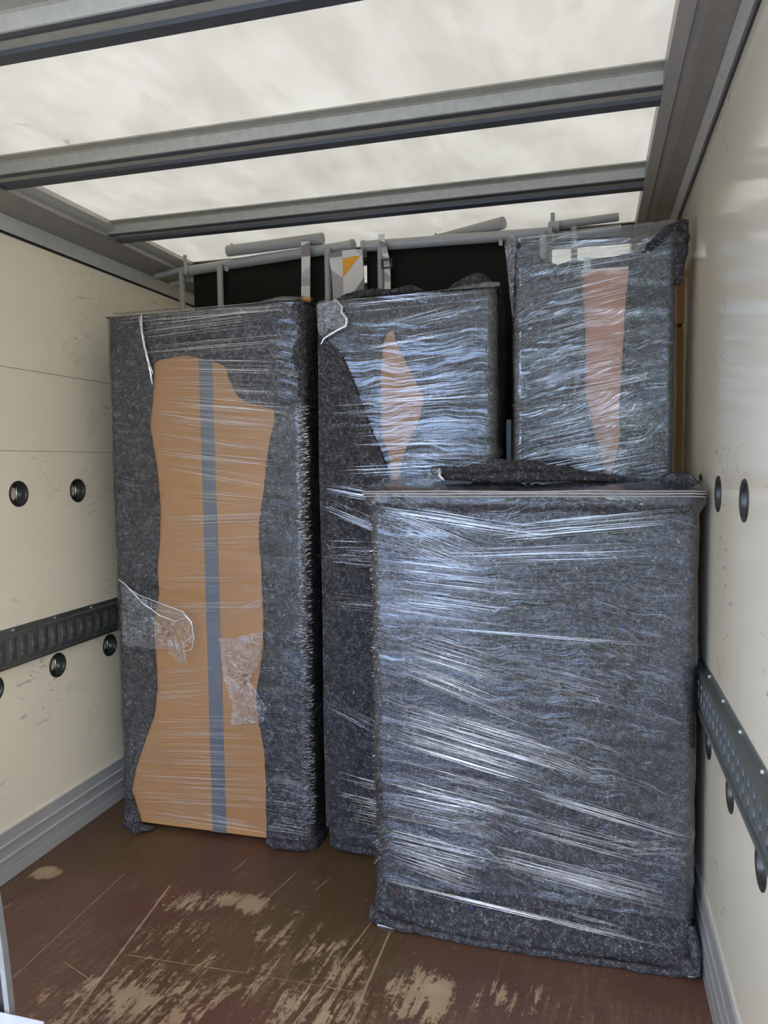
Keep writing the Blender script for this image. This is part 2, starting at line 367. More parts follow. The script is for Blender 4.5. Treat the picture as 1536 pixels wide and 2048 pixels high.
# ---------------------------------------------------------------- load-space shell
X1 = 2.386; YR, YB = 0.04, 4.4; ZC = 2.50
struct(fixn(B().box(-.12, X1+.12, YR, YB+.1, -.05, 0).make('floor', M['floor'])), 'worn brown plywood floor of the load space')
struct(fixn(B().box(-.02, X1+.02, YR, YB+.1, ZC, ZC+.004).make('ceiling', M['roof'])), 'translucent white roof skin')
struct(fixn(B().box(-.12, X1+.12, YB, YB+.06, 0, ZC).make('wall_front', M['wall_l'])), 'cream bulkhead at the cab end')
RL_U = [1.334, 1.669, 2.004, 2.339, 2.674]; RL_L = [1.505, 1.84, 2.175, 2.512, 2.85]
RR_U = [1.50, 1.834, 2.189, 2.522, 2.86]; RR_L = [1.262, 1.597, 1.94, 2.283]
RRad = .046
def with_holes(o, pts, xw):
    b = B()
    for (y, z) in pts:
        V = []; n_ = 28
        for sx_ in (xw-.03, xw+.03):
            for j in range(n_): a = 2*pi*j/n_; V.append((sx_, y+RRad*math.cos(a), z+RRad*math.sin(a)))
        b.add(V, [(j, (j+1) % n_, (j+1) % n_+n_, j+n_) for j in range(n_)]+[tuple(range(n_-1, -1, -1)), tuple(range(n_, 2*n_))])
    cut = fixn(b.make('cutter', M['black']))
    md = o.modifiers.new('b', 'BOOLEAN'); md.operation = 'DIFFERENCE'; md.object = cut; md.solver = 'EXACT'
    dg = bpy.context.evaluated_depsgraph_get(); dg.update(); me = bpy.data.meshes.new_from_object(o.evaluated_get(dg))
    o.modifiers.clear(); o.data = me; bpy.data.objects.remove(cut)
wl = struct(bpy.data.objects.new('wall_left', None), 'cream left wall of the load space in three boards'); C.objects.link(wl)
for i, (a, b) in enumerate(((0, 1.5627), (1.5643, 1.867), (1.869, 2.52))):
    o = fixn(B().box(-.05, 0, YR, YB, a, b).make('wall_panel', M['wall_l'], wl))
    if i == 0: with_holes(o, [(y, 1.404) for y in RL_U]+[(y, .711) for y in RL_L], 0)
B().box(-.09, -.052, YR, YB, 0, 2.52).make('backing', M['black'], wl)
wr = struct(bpy.data.objects.new('wall_right', None), 'glossy cream right wall of the load space'); C.objects.link(wr)
o = fixn(B().box(X1, X1+.05, YR, YB, 0, 2.52).make('wall_panel', M['wall_r'], wr))
with_holes(o, [(y, 1.408) for y in RR_U]+[(y, .69) for y in RR_L], X1)
B().box(X1+.052, X1+.09, YR, YB, 0, 2.52).make('backing', M['black'], wr)

# baseboards: ridged aluminium kick rails
pr = [(0, .182), (.012, .182), (.014, .140), (.020, .136), (.020, .130), (.014, .127), (.015, .092), (.021, .088), (.021, .081), (.015, .078), (.017, .050), (.012, .047), (.012, .044), (.018, .041), (.020, .002), (.0, .002)]
struct(fixn(B().prof(pr, YR, YB).make('baseboard_left', M['skirt'])), 'ridged scuffed aluminium kick rail on the left')
pr = [(X1-x*.55, z*1.20) for x, z in pr]
struct(fixn(B().prof(pr, YR, YB).make('baseboard_right', M['alu'])), 'ridged aluminium kick rail on the right')  # darker metal than the left rail: shadow on this side put into the colour

# cant rails along the wall tops
pl = [(0, 2.354), (.010, 2.354), (.016, 2.412), (.026, 2.412), (.112, 2.440), (.122, 2.4445), (.122, 2.4485), (.108, 2.452), (.108, 2.466), (.150, 2.472), (.166, 2.482), (.166, 2.499), (0, 2.499)]
t1 = struct(fixn(B().prof(pl, YR, YB).make('trim_1', M['alu_grey'])), 'grey aluminium edge beam along the left wall top')
pr = [(X1, 2.444), (X1-.012, 2.444), (X1-.030, 2.462), (X1-.085, 2.462), (2.286, 2.452), (2.284, 2.449), (2.262, 2.456), (2.258, 2.451), (2.229, 2.449), (2.226, 2.452), (2.226, 2.499), (X1, 2.499)]
t2 = struct(fixn(B().prof(pr, YR, YB).make('trim_2', M['alu_grey'])), 'grey aluminium edge beam along the right wall top')
B().box(0, .004, YR, YB, 2.346, 2.353).make('joint', M['black'], t1)
B().box(X1-.004, X1, YR, YB, 2.437, 2.443).make('joint', M['black'], t2)
B().prof([(.0104, 2.3545), (.0165, 2.4115), (.0185, 2.4115), (.0130, 2.3530)], YR, YB).make('light_strip', M['alu_light'], t1, label='pale lower face of the edge beam')
B().prof([(.118, 2.4512), (.118, 2.4672), (.150, 2.4712), (.1672, 2.4815), (.1672, 2.4985), (.160, 2.4985), (.160, 2.486), (.110, 2.475), (.110, 2.4512)], YR, YB).make('ledge', M['alu_light'], t1, label='pale ledge beside the roof skin')
B().prof([(X1-.0110, 2.4425), (X1-.0310, 2.4612), (X1-.0330, 2.4600), (X1-.0130, 2.4415)], YR, YB).make('light_strip', M['alu_light'], t2, label='pale outer face of the edge beam')
B().prof([(2.2280, 2.4475), (2.2610, 2.4495), (2.2610, 2.4515), (2.2280, 2.4495)], YR, YB).make('inner_lip', M['alu_lip'], t2)
# roof bows, hat-section steel
for i, yb in enumerate((0.19, .87, 1.545, 2.212, 2.868, 3.53, 4.2)):
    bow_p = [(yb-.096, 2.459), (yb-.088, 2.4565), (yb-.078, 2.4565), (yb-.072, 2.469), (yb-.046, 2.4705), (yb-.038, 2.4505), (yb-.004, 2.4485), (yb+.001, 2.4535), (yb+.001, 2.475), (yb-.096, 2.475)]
    p = [(yb-.150, 2.4985), (yb-.150, 2.494), (yb-.122, 2.492), (yb-.115, 2.488), (yb-.100, 2.462), (yb-.088, 2.458), (yb-.074, 2.4575), (yb-.068, 2.470), (yb-.046, 2.472), (yb-.038, 2.452), (yb-.004, 2.450), (yb, 2.454), (yb, 2.462), (yb+.004, 2.4985)]
    p = [(yb-.150, 2.4985), (yb-.150, 2.494), (yb-.122, 2.492), (yb-.115, 2.488), (yb-.100, 2.462), (yb-.094, 2.460), (yb-.002, 2.460), (yb+.002, 2.4985)]
    tb_ = struct(fixn(B().profx(p, .11, 2.24).make('trim_%d' % (i+3), M['galv'])), 'galvanised roof bow across the load space, number %d from the rear' % (i+1))
    fixn(B().profx(bow_p, .112, 2.238).make('dark_channel', M['channel'], tb_, label='dark grey underside channel'))  # shade on the bow underside, put into the colour

# ---------------------------------------------------------------- lashing rings
def ring(y, z, side, label):
    x = 0 if side < 0 else X1; d = -side    # d points into the room
    r = thing('lashing_ring', label, 'lashing ring', (x, y, z), 'recessed lashing rings')
    def disc(prof, n_=28):
        V = []; Fc = []
        for (rr, xx) in prof:
            for j in range(n_): a = 2*pi*j/n_; V.append((x+d*xx, y+rr*math.cos(a), z+rr*math.sin(a)))
        for i in range(len(prof)-1):
            for j in range(n_): a = i*n_+j; b = i*n_+(j+1) % n_; Fc.append((a, b, b+n_, a+n_))
        return V, Fc
    V, Fc = disc([(.0445, -.004), (.049, .0), (.0485, .003), (.044, .004), (.040, .002), (.038, -.004)])
    fixn(mesh('rim', V, Fc, M['black'], r, True))
    V, Fc = disc([(.0395, -.001), (.037, -.014), (.030, -.026), (.018, -.034), (.001, -.036)])
    mesh('cup', V, Fc, M['cup'], r, True)
    B().tube([(x-d*.012, y-.002, z-.036), (x-d*.008, y-.001, z), (x-d*.012, y, z+.036)], .0032, 8).make('bar', M['chrome'], r, smooth=True)
nm = {0: 'hidden', }
for k, y in enumerate(RL_U): ring(y, 1.404, -1, ('black lashing ring in the upper row of the left wall, ' + ['fifth', 'fourth', 'third', 'second', 'closest'][k] + ' to the wrapped wardrobes'))
for k, y in enumerate(RL_L): ring(y, .711, -1, ('black lashing ring under the slotted rail on the left wall, ' + ['fifth', 'fourth', 'third', 'second', 'closest'][k] + ' to the wrapped wardrobes'))
for k, y in enumerate(RR_U): ring(y, 1.408, 1, ('black lashing ring, upper row, glossy right wall, ' + ['fifth', 'fourth', 'third', 'second', 'closest'][k] + ' to the cab end'))
for k, y in enumerate(RR_L): ring(y, .69, 1, ('lashing ring under the slotted rail on the right wall, ' + ['fourth', 'third', 'second', 'closest'][k] + ' to the front wrapped chest'))

# ---------------------------------------------------------------- slotted load-securing rails
def load_rail(side, label, z0, z1, y0, y1):
    x = 0 if side < 0 else X1; d = -side
    r = thing('lashing_rail', label, 'rail', (x, y0, z0))
    zc = (z0+z1)/2; h = (z1-z0)/2; fx = .024; fz = .050
    V = []; Fc = []
    P = lambda xx, yy, zz: (x+d*xx, yy, zz)
    def strip(a, b):
        k = len(V); V.extend([P(a[0], y0, a[1]), P(b[0], y0, b[1]), P(b[0], y1, b[1]), P(a[0], y1, a[1])]); Fc.append((k, k+1, k+2, k+3))
    top = [(.0, zc+h), (.004, zc+h), (.0055, zc+h-.016), (.026, zc+h-.020), (.026, zc+fz+.001), (fx-.004, zc+fz)]
    bot = [(fx-.004, zc-fz), (.026, zc-fz-.001), (.026, zc-h+.014), (.0055, zc-h+.011), (.004, zc-h), (.0, zc-h)]
    for q in (top, bot):
        for a, b in zip(q, q[1:]): strip(a, b)
    sp = .0555; n_ = 24; y = y0+.01
    while y+sp <= y1:
        yc = y+sp/2; k = len(V); outer = []; inner = []; deep = []
        for j in range(n_):
            a = 2*pi*j/n_+.001; ca, sa = math.cos(a), math.sin(a)
            m_ = max(abs(ca), abs(sa)); outer.append((yc+ca/m_*sp/2, zc+sa/m_*fz))
            zz = sa*.037; wdt = .0105*(.62+.55*(abs(math.cos(zz/.037*pi*.95)))) if abs(sa) < .93 else .006
            yy = math.copysign(wdt, ca) if abs(ca) > .2 else ca*.03
            inner.append((yc+yy, zc+zz))
        for (yy, zz) in outer: V.append(P(fx-.004, yy, zz))
        for (yy, zz) in inner: V.append(P(fx, yy, zz))
        for (yy, zz) in inner: V.append(P(.0125, yy, zz))
        for j in range(n_):
            j2 = (j+1) % n_; Fc.append((k+j, k+j2, k+n_+j2, k+n_+j)); Fc.append((k+n_+j, k+n_+j2, k+2*n_+j2, k+2*n_+j))
        y += sp
    mesh('rail_face', V, Fc, M['rail'], r)
    bb = B(); bb.add([P(.012, y0, zc-.045), P(.012, y1, zc-.045), P(.012, y1, zc+.045), P(.012, y0, zc+.045)], [(0, 1, 2, 3)]); bb.make('slot_backing', M['galv'], r, label='bright metal behind the slots')
    y = y0+.1
    b = B().tube([(x+d*.001, 0, 0), (x+d*.0115, 0, 0)], .0055, 8)
    while y < y1-.05:
        for zz in (zc+h-.010,):
            bb = B(); bb.tube([P(.004, y, zz), P(.010, y, zz)], [.0055, .004], 8); bb.make('rivet', M['galv'], r)
        y += .225
    return r
load_rail(-1, 'dark slotted steel lashing rail along the left wall', .766, .914, .6, YB-.1)
load_rail(1, 'dark slotted steel lashing rail along the glossy right wall', .745, .900, .35, YB-.1)

# ---------------------------------------------------------------- wrapped furniture
class Wrap:
    """outline round a cabinet: back-left, left side, front, right side, back-right (rounded corners)"""
    def __init__(s, x0, x1, yf, yb, r=.014):
        s.x0, s.x1, s.yf, s.yb, s.r = x0, x1, yf, yb, r
        s.a = yb-yf-r; s.b = s.a+pi*r/2; s.c = s.b+(x1-x0-2*r); s.d = s.c+pi*r/2; s.L = s.d+s.a
    def sx(s, x): return s.b+(x-s.x0-s.r)
    def at(s, t, off=0.):
        r = s.r
        if t < s.a: return Vector((s.x0-off, s.yb-t, 0)), Vector((-1, 0, 0))
        if t < s.b:
            a = (t-s.a)/r; n_ = Vector((-math.cos(a), -math.sin(a), 0)); return Vector((s.x0+r, s.yf+r, 0))+n_*(r+off), n_
        if t < s.c: return Vector((s.x0+r+t-s.b, s.yf-off, 0)), Vector((0, -1, 0))
        if t < s.d:
            a = (t-s.c)/r; n_ = Vector((math.sin(a), -math.cos(a), 0)); return Vector((s.x1-r, s.yf+r, 0))+n_*(r+off), n_
        return Vector((s.x1+off, s.yf+r+t-s.d, 0)), Vector((1, 0, 0))
def params(a, b, wr_, step):
    """sample positions a..b, dense at corners"""
    n_ = max(4, int(abs(b-a)/step)); return [a+(b-a)*i/n_ for i in range(n_+1)]
def sheet(wr_, sa, sb, zlo, zhi, ns, nzz, off):
    """rows by height; sa/sb(z) start/end along the outline; zlo/zhi(t) ; off(t,z)->outward offset"""
    V = []; Fc = []
    for j in range(nzz+1):
        v = j/nzz
        zn = zlo(.5*(wr_.b+wr_.c))*(1-v)+zhi(.5*(wr_.b+wr_.c))*v
        a, b = sa(zn), sb(zn)
        for i in range(ns+1):
            t = a+(b-a)*i/ns
            z = zlo(t)*(1-v)+zhi(t)*v
            p, nn = wr_.at(t, off(t, z)); V.append((p.x, p.y, z))
    w_ = ns+1
    for j in range(nzz):
        for i in range(ns):
            q = (j*w_+i, j*w_+i+1, (j+1)*w_+i+1, (j+1)*w_+i)
            Fc.append(q)
    return V, Fc
def dedupe(o):
    bm = bmesh.new(); bm.from_mesh(o.data); bmesh.ops.remove_doubles(bm, verts=bm.verts, dist=.0006)
    bmesh.ops.dissolve_degenerate(bm, edges=bm.edges, dist=.0002)
    bmesh.ops.recalc_face_normals(bm, faces=bm.faces); bm.to_mesh(o.data); bm.free()
def top_cap(x0, x1, yf, yb, z, hfun, nx=50, ny=14):
    V = []; Fc = []
    for j in range(ny+1):
        for i in range(nx+1):
            x = x0+(x1-x0)*i/nx; y = yf+(yb-yf)*j/ny; V.append((x, y, z+hfun(x, y)))
    for j in range(ny):
        for i in range(nx): a = j*(nx+1)+i; Fc.append((a, a+1, a+nx+2, a+nx+1))
    return V, Fc
def roll(name, pts, rad, mat, parent, seed=0., flat=.6, n=12, sub=8, amp=.35):
    """lumpy folded hem: a noisy flattened tube"""
    P = []; R = []
    for i in range(len(pts)-1):
        for k in range(sub):
            t = k/sub; P.append(Vector(pts[i]).lerp(Vector(pts[i+1]), t)); R.append(rad[i]*(1-t)+rad[i+1]*t)
    P.append(Vector(pts[-1])); R.append(rad[-1])
    b = B().tube(P, R, n)
    for i, v in enumerate(b.V):
        c = P[min(i//n, len(P)-1)]; d = v-c; rr = R[min(i//n, len(P)-1)]
        k = 1+amp*nz(v.x*22+seed, v.y*22, v.z*22)+amp*.7*nz(v.x*60+seed, v.y*60, v.z*60)
        b.V[i] = c+Vector((d.x*k, d.y*k, d.z*k*flat))
    o = b.make(name, mat, parent, smooth=True); fixn(o); return o
def creases(parent, wr_, bundles, off, seed):
    """thin pleats of pulled film: bundles (x0,z0,x1,z1,height_spread,count,width)"""
    rnd = random.Random(seed); b = B()
    for (xa, za, xb, zb, sp, cnt, wd) in bundles:
        for _ in range(cnt):
            f = rnd.uniform(-.5, .5); g = f+rnd.uniform(-.06, .06)
            u0 = rnd.random()**1.6*.45; u1 = 1-rnd.random()**1.6*.45
            if rnd.random() < .35: u0 = rnd.uniform(0, .7); u1 = min(1, u0+rnd.uniform(.1, .35))
            bow = rnd.uniform(-.004, .004); w0 = wd*rnd.uniform(.4, 1.); n_ = 10; k = len(b.V)
            for i in range(n_+1):
                s_ = i/n_; u = u0+(u1-u0)*s_
                x = xa+(xb-xa)*u; z = za+(zb-za)*u+(f+(g-f)*u)*sp+bow*math.sin(pi*s_)
                ww = .95*w0*(.15+.85*math.sin(pi*min(1, max(0, s_)))**.6)*.5
                p, nn = wr_.at(wr_.sx(min(max(x, wr_.x0+.001), wr_.x1-.001)), off)
                b.V.append(Vector((p.x, p.y, z-ww))); b.V.append(Vector((p.x, p.y-ww*1.1, z))); b.V.append(Vector((p.x, p.y, z+ww)))
            for i in range(n_):
                a = k+i*3; b.F.append((a, a+3, a+4, a+1)); b.F.append((a+1, a+4, a+5, a+2))
    return b.make('film_crease', M['crease'], parent, kind='stuff')
def crumple(name, poly, y, parent, seed, amp=.012, nn=26, mat=None):
    """loose torn film: polygon in the x-z plane meshed and crumpled"""
    cx = sum(p[0] for p in poly)/len(poly); cz = sum(p[1] for p in poly)/len(poly)
    V = [(cx, y, cz)]; Fc = []; m_ = len(poly)*6; per = []
    for i in range(len(poly)):
        a, b = poly[i], poly[(i+1) % len(poly)]
        for k in range(6): per.append((a[0]+(b[0]-a[0])*k/6, a[1]+(b[1]-a[1])*k/6))
    R = 12
    for r_i in range(1, R+1):
        for (px, pz) in per:
            k = r_i/R; x = cx+(px-cx)*k; z = cz+(pz-cz)*k
            q = nz(x*34+seed, z*34)+.6*nz(x*80+seed, z*80); e = nz(px*50+seed, pz*50)*.006*k
            V.append((x+e, y-.004-amp*(abs(q)+.35*k), z+e))
    for j in range(m_): Fc.append((0, 1+j, 1+(j+1) % m_))
    for r_i in range(R-1):
        for j in range(m_):
            a = 1+r_i*m_+j; b = 1+r_i*m_+(j+1) % m_; Fc.append((a, b, b+m_, a+m_))
    o = mesh(name, V, Fc, mat or M['film_loose'], parent, smooth=True); return o
def strand(pts, r, parent, name='film_strand', mat=None):
    P = []
    for i in range(len(pts)-1):
        for k in range(6):
            t = k/6; q = Vector(pts[i]).lerp(Vector(pts[i+1]), t); P.append(q+Vector((nz(q.x*40, q.z*40)*.003, nz(q.z*50, 3)*.003, 0)))
    P.append(Vector(pts[-1])); R = [r*(.35+.65*math.sin(pi*i/(len(P)-1))**.5 if 0 < i < len(P)-1 else .2)*(1+.3*nz(i*.7, 2)) for i in range(len(P))]
    return B().tube(P, R, 6).make(name, mat or M['crease'], parent, smooth=True)

# ===== A: tall left wardrobe panel, cardboard showing through the open blanket
x0, x1, yf, yb, H = .184, 1.012, 2.668, 2.98, 2.10
tA = thing('wrapped_wardrobe', 'tall cardboard-faced wardrobe in grey blanket with a grey tape stripe, beside the left wall', 'wardrobe', ((x0+x1)/2, (yf+yb)/2, 0), 'furniture wrapped in blankets and stretch film')
fixn(B().box(x0+.012, x1-.014, yf+.001, yb-.01, .018, H-.012, .004).make('cardboard_panel', M['card'], tA, label='brown cardboard face'))
fixn(B().add([(.579, yf-.0015, H-.03), (.6355, yf-.0015, H-.03), (.6445, yf-.0015, .019), (.5835, yf-.0015, .019), (.579, yf+.0005, H-.03), (.6355, yf+.0005, H-.03), (.6445, yf+.0005, .019), (.5835, yf+.0005, .019)],
     [(0, 1, 2, 3), (4, 7, 6, 5), (0, 4, 5, 1), (1, 5, 6, 2), (2, 6, 7, 3), (3, 7, 4, 0)]).make('tape_strip', M['tape'], tA, label='dark grey tape running down the cardboard'))
wA = Wrap(x0, x1, yf, yb, .018)
LA = [(.275, -.05), (.271, .013), (.243, .073), (.215, .156), (.243, .265), (.289, .375), (.335, .484), (.351, .589), (.351, .672), (.344, .857), (.371, .981), (.368, 1.083), (.384, 1.205), (.392, 1.325), (.382, 1.485), (.364, 1.605), (.355, 1.665), (.372, 1.763), (.380, 1.85), (.384, 1.908), (.40, 1.917), (.45, 1.926), (.50, 1.929), (.53, 1.9291)]
RA = [(.827, -.05), (.827, .007), (.824, .139), (.827, .261), (.821, .382), (.801, .5), (.792, .6), (.812, .701), (.829, .801), (.829, .899), (.828, 1.017), (.828, 1.114), (.820, 1.211), (.827, 1.308), (.846, 1.404), (.859, 1.519), (.875, 1.595), (.895, 1.67), (.896, 1.710), (.86, 1.719), (.837, 1.728), (.775, 1.742), (.745, 1.765), (.728, 1.79), (.705, 1.85), (.693, 1.885), (.66, 1.899), (.62, 1.908), (.58, 1.922), (.53, 1.9291)]
offA = lambda t, z: (lambda q: min(q, .022) if t > wA.c else q)(.009+.004*nz(t*9, z*6)+.003*nz(t*30, z*24)+(.012*max(0, 1-z/.10)**1.5*(1+.8*math.sin(t*23)) if z < .10 else 0))
zloA = lambda t: .004+.004*math.sin(t*31)
zhiA = lambda t: H+.004*nz(t*12, 1)
VL, FL = sheet(wA, lambda z: 0, lambda z: wA.sx(lerp_tab(LA, z)+.003*nz(z*40, 1)+.002*nz(z*110, 7)), zloA, zhiA, 40, 300, offA)
VR, FR = sheet(wA, lambda z: wA.sx(lerp_tab(RA, z)+.003*nz(z*40, 5)+.002*nz(z*110, 3)), lambda z: wA.L, zloA, zhiA, 56, 300, offA)
VT, FT = top_cap(x0-.008, x1+.008, yf-.008, yb, H, lambda x, y: (.020*max(0, nz(x*5, y*9, 2))+.006*nz(x*20, y*20) + .024*math.exp(-((x-.95)/.12)**2))*min(1, (y-yf+.008)/.05), 60, 12)
b = B().add(VL, FL).add(VR, FR).add(VT, FT); o = b.make('moving_blanket', M['blanket'], tA, smooth=True, solid=.006, label='grey speckled moving blanket, open over the cardboard'); dedupe(o)
roll('blanket_corner', [(.235, 2.70, .012), (.245, 2.64, .014), (.262, 2.628, .016), (.30, 2.632, .018), (.325, 2.65, .012)], [.014, .026, .028, .020, .010], M['blanket'], tA, 3, .62)
roll('blanket_hem', [(.83, 2.654, .018), (.88, 2.640, .018), (.94, 2.640, .018), (.99, 2.650, .020), (1.022, 2.68, .018)], [.014, .023, .022, .022, .014], M['blanket'], tA, 5, .8)
V, Fc = sheet(wA, lambda z: .02, lambda z: wA.L-.02, lambda t: .055+.01*math.sin(t*9), lambda t: H+.006, 150, 150,
              lambda t, z: .0165+.0025*nz(t*3, z*16)+.002*nz(t*5, z*40)-(.009*min(1, max(0, (t-wA.sx(.905))/.10))**1.3*min(1, max(0, (z-1.70)/.05)) if t < wA.c else .009*min(1, max(0, (z-1.70)/.05))))
VT, FT = top_cap(x0-.014, x1+.014, yf-.014, yb-.02, H+.012, lambda x, y: .034*math.exp(-((x-.93)/.16)**2)*min(1, (y-yf+.014)/.06)+.014*max(0, nz(x*5, y*9, 2)), 50, 8)
B().add(V, Fc).add(VT, FT).make('stretch_film', M['film_a'], tA, smooth=True)
creases(tA, wA, [(.20, 2.085, 1.02, 2.095, .035, 16, .0022), (.30, 2.02, .98, 2.06, .07, 22, .0018), (.32, 1.95, 1.0, 1.965, .05, 14, .0016), (.37, 1.90, 1.02, 1.86, .05, 18, .0016), (.37, 1.83, 1.02, 1.79, .06, 18, .0015),
                 (.36, 1.77, 1.02, 1.70, .06, 26, .0020), (.34, 1.71, 1.0, 1.63, .05, 26, .0018), (.36, 1.65, 1.0, 1.55, .06, 18, .0015), (.36, 1.57, .98, 1.50, .05, 22, .0018), (.38, 1.51, .95, 1.42, .06, 18, .0014),
                 (.38, 1.40, .92, 1.36, .05, 14, .0012), (.38, 1.27, .93, 1.30, .05, 20, .0014), (.38, 1.18, .9, 1.21, .05, 16, .0013), (.37, 1.05, .85, 1.07, .03, 8, .0012), (.36, .93, .86, .96, .04, 18, .0012), (.58, .86, 1.0, 1.05, .03, 14, .0014),
                 (.34, .60, .62, .64, .14, 38, .0013), (.27, .42, .84, .46, .12, 34, .0013), (.24, .28, .84, .32, .12, 34, .0013), (.23, .16, .85, .20, .10, 26, .0012), (.24, .08, .85, .07, .06, 14, .0012), (.82, .12, 1.03, .11, .16, 34, .0015), (.84, .30, 1.03, .31, .1, 14, .0013)], .020, 11)
edge = B(); rnd = random.Random(4)
for i in range(620):     # gathered film puckers down the front right edge
    z = rnd.uniform(.10, 1.72); k = rnd.uniform(.006, .016)
    p, _ = wA.at(wA.c+.004+rnd.uniform(-.006, .018), .0195); edge.tube([(p.x-k, p.y-.001, z-k*.2), (p.x, p.y-.003, z), (p.x+k*.4, p.y+.004, z+k*.15)], [.0004, .0014, .0004], 4, False)
edge.make('film_gather', M['crease'], tA, kind='stuff')
crumple('film_scrap', [(.220, 1.032), (.353, .955), (.465, .94), (.537, .902), (.545, .813), (.50, .775), (.513, .711), (.46, .72), (.414, .766), (.219, .776)], 2.646, tA, 2, .016)
crumple('film_scrap', [(.648, .825), (.72, .83), (.841, .863), (.83, .75), (.775, .66), (.85, .56), (.833, .506), (.693, .475), (.70, .56), (.665, .68)], 2.646, tA, 9, .011)
strand([(.206, 2.635, 1.045), (.236, 2.63, 1.03), (.32, 2.625, .955), (.40, 2.625, .905), (.47, 2.622, .885), (.52, 2.625, .905)], .0030, tA)
strand([(.215, 2.63, 1.04), (.30, 2.628, .985), (.40, 2.628, .955), (.50, 2.628, .925), (.54, 2.622, .885), (.549, 2.625, .82), (.535, 2.625, .775), (.50, 2.625, .765)], .0024, tA)
strand([(.345, 2.645, 2.10), (.350, 2.64, 2.02), (.362, 2.64, 1.96), (.380, 2.64, 1.88), (.385, 2.645, 1.82)], .0055, tA)
strand([(.335, 2.645, 2.09), (.356, 2.64, 2.0), (.372, 2.64, 1.92), (.392, 2.645, 1.86)], .0032, tA)

# ===== B: middle wardrobe, narrow lens of cardboard showing
x0, x1, yf, yb, H = 1.079, 1.722, 2.700, 2.98, 2.10
tB = thing('wrapped_wardrobe', 'tall blanket-wrapped wardrobe with leaf-shaped cardboard gap, between the other two tall units', 'wardrobe', ((x0+x1)/2, (yf+yb)/2, 0), 'furniture wrapped in blankets and stretch film')
fixn(B().box(x0+.012, x1-.012, yf+.001, yb-.01, .012, H-.012, .004).make('cardboard_panel', M['card'], tB, label='brown cardboard face'))
wB = Wrap(x0, x1, yf, yb, .018)
LB = [(1.352, -.05), (1.352, 1.42), (1.350, 1.43), (1.339, 1.458), (1.330, 1.541), (1.306, 1.60), (1.304, 1.734), (1.306, 1.83), (1.314, 1.93), (1.330, 1.975), (1.352, 1.995)]
RB = [(1.352, -.05), (1.352, 1.42), (1.356, 1.43), (1.374, 1.457), (1.383, 1.512), (1.406, 1.567), (1.444, 1.639), (1.469, 1.725), (1.464, 1.747), (1.418, 1.839), (1.37, 1.935), (1.352, 1.995)]
offB = lambda t, z: (lambda q: min(q, .018) if t > wB.c or t < wB.b else q)(.008+.004*nz(t*8+9, z*5)+.0025*nz(t*30, z*24)+(.014*max(0, 1-z/.10)**1.5*(1+.7*math.sin(t*17)) if z < .10 else 0)+.005*math.exp(-(((t-wB.sx(1.10+.17*(1.95-z)/.45))/.006)**2))*(1 if 1.45 < z < 1.95 else 0))
VL, FL = sheet(wB, lambda z: 0, lambda z: wB.sx(lerp_tab(LB, z)), lambda t: .005, lambda t: H, 60, 240, offB)
VR, FR = sheet(wB, lambda z: wB.sx(lerp_tab(RB, z)), lambda z: wB.L, lambda t: .005, lambda t: H, 60, 240, offB)
VT, FT = top_cap(x0-.008, x1+.008, yf-.008, yb, H, lambda x, y: (.010*nz(x*7, y*9, 4)+.008*nz(x*25, y*25)+.022*math.exp(-((x-1.7)/.1)**2))*min(1, (y-yf+.008)/.05), 60, 12)
o = B().add(VL, FL).add(VR, FR).add(VT, FT).make('moving_blanket', M['blanket_knit'], tB, smooth=True, solid=.006, label='grey stitched moving blanket, parted over the cardboard'); dedupe(o)
# upper left flap lying diagonally over the front
fp = [(1.076, 1.985), (1.11, 1.955), (1.165, 1.905), (1.21, 1.80), (1.255, 1.68), (1.30, 1.565), (1.338, 1.475), (1.336, 1.30), (1.33, .95), (1.335, .50), (1.33, .10), (1.25, .095), (1.16, .10), (1.076, .105), (1.072, .5), (1.076, 1.0), (1.072, 1.5)]
bF = B(); bF.add([(x, yf-.041+.003*nz(x*9, z*4), z) for x, z in fp]+[(x, yf-.034, z) for x, z in fp], [tuple(range(len(fp))), tuple(range(2*len(fp)-1, len(fp)-1, -1))]+[(i, i+len(fp), (i+1) % len(fp)+len(fp), (i+1) % len(fp)) for i in range(len(fp))])
fixn(bF.make('blanket_flap', M['blanket'], tB, label='dark corner of blanket folded over the front'))
roll('blanket_fold', [(1.105, 2.80, 2.128), (1.15, 2.79, 2.138), (1.24, 2.78, 2.142), (1.33, 2.79, 2.140), (1.40, 2.79, 2.150), (1.45, 2.80, 2.138)], [.010, .026, .030, .024, .030, .010], M['blanket'], tB, 2, .62)
roll('blanket_fold', [(1.53, 2.82, 2.125), (1.60, 2.80, 2.150), (1.66, 2.80, 2.158), (1.71, 2.80, 2.125)], [.010, .036, .038, .014], M['blanket'], tB, 8, .8)
roll('blanket_hem', [(1.085, 2.70, .018), (1.14, 2.68, .018), (1.25, 2.672, .018), (1.36, 2.678, .018), (1.6, 2.68, .018), (1.715, 2.70, .018)], [.014, .018, .020, .018, .018, .014], M['blanket'], tB, 15, .8)
def slackB(t, z):       # film slack over the folded flap: lifts toward the flap edge, then falls back
    if t < wB.b or t > wB.c: return 0.
    x = wB.at(t)[0].x; xe = 1.105+.235*(1.975-z)/.50; k = min(1, max(0, (z-1.40)/.06))*min(1, max(0, (2.01-z)/.05))
    return k*(.006*(x-1.079)/(xe-1.079) if x < xe else .006*max(0, 1-(x-xe)/.16))
V, Fc = sheet(wB, lambda z: .02, lambda z: wB.L-.02, lambda t: .06+.012*math.sin(t*7), lambda t: H+.006, 130, 150,
              lambda t, z: .0225+.003*nz(t*2.5, z*12)+.002*nz(t*4, z*40)+slackB(t, z))
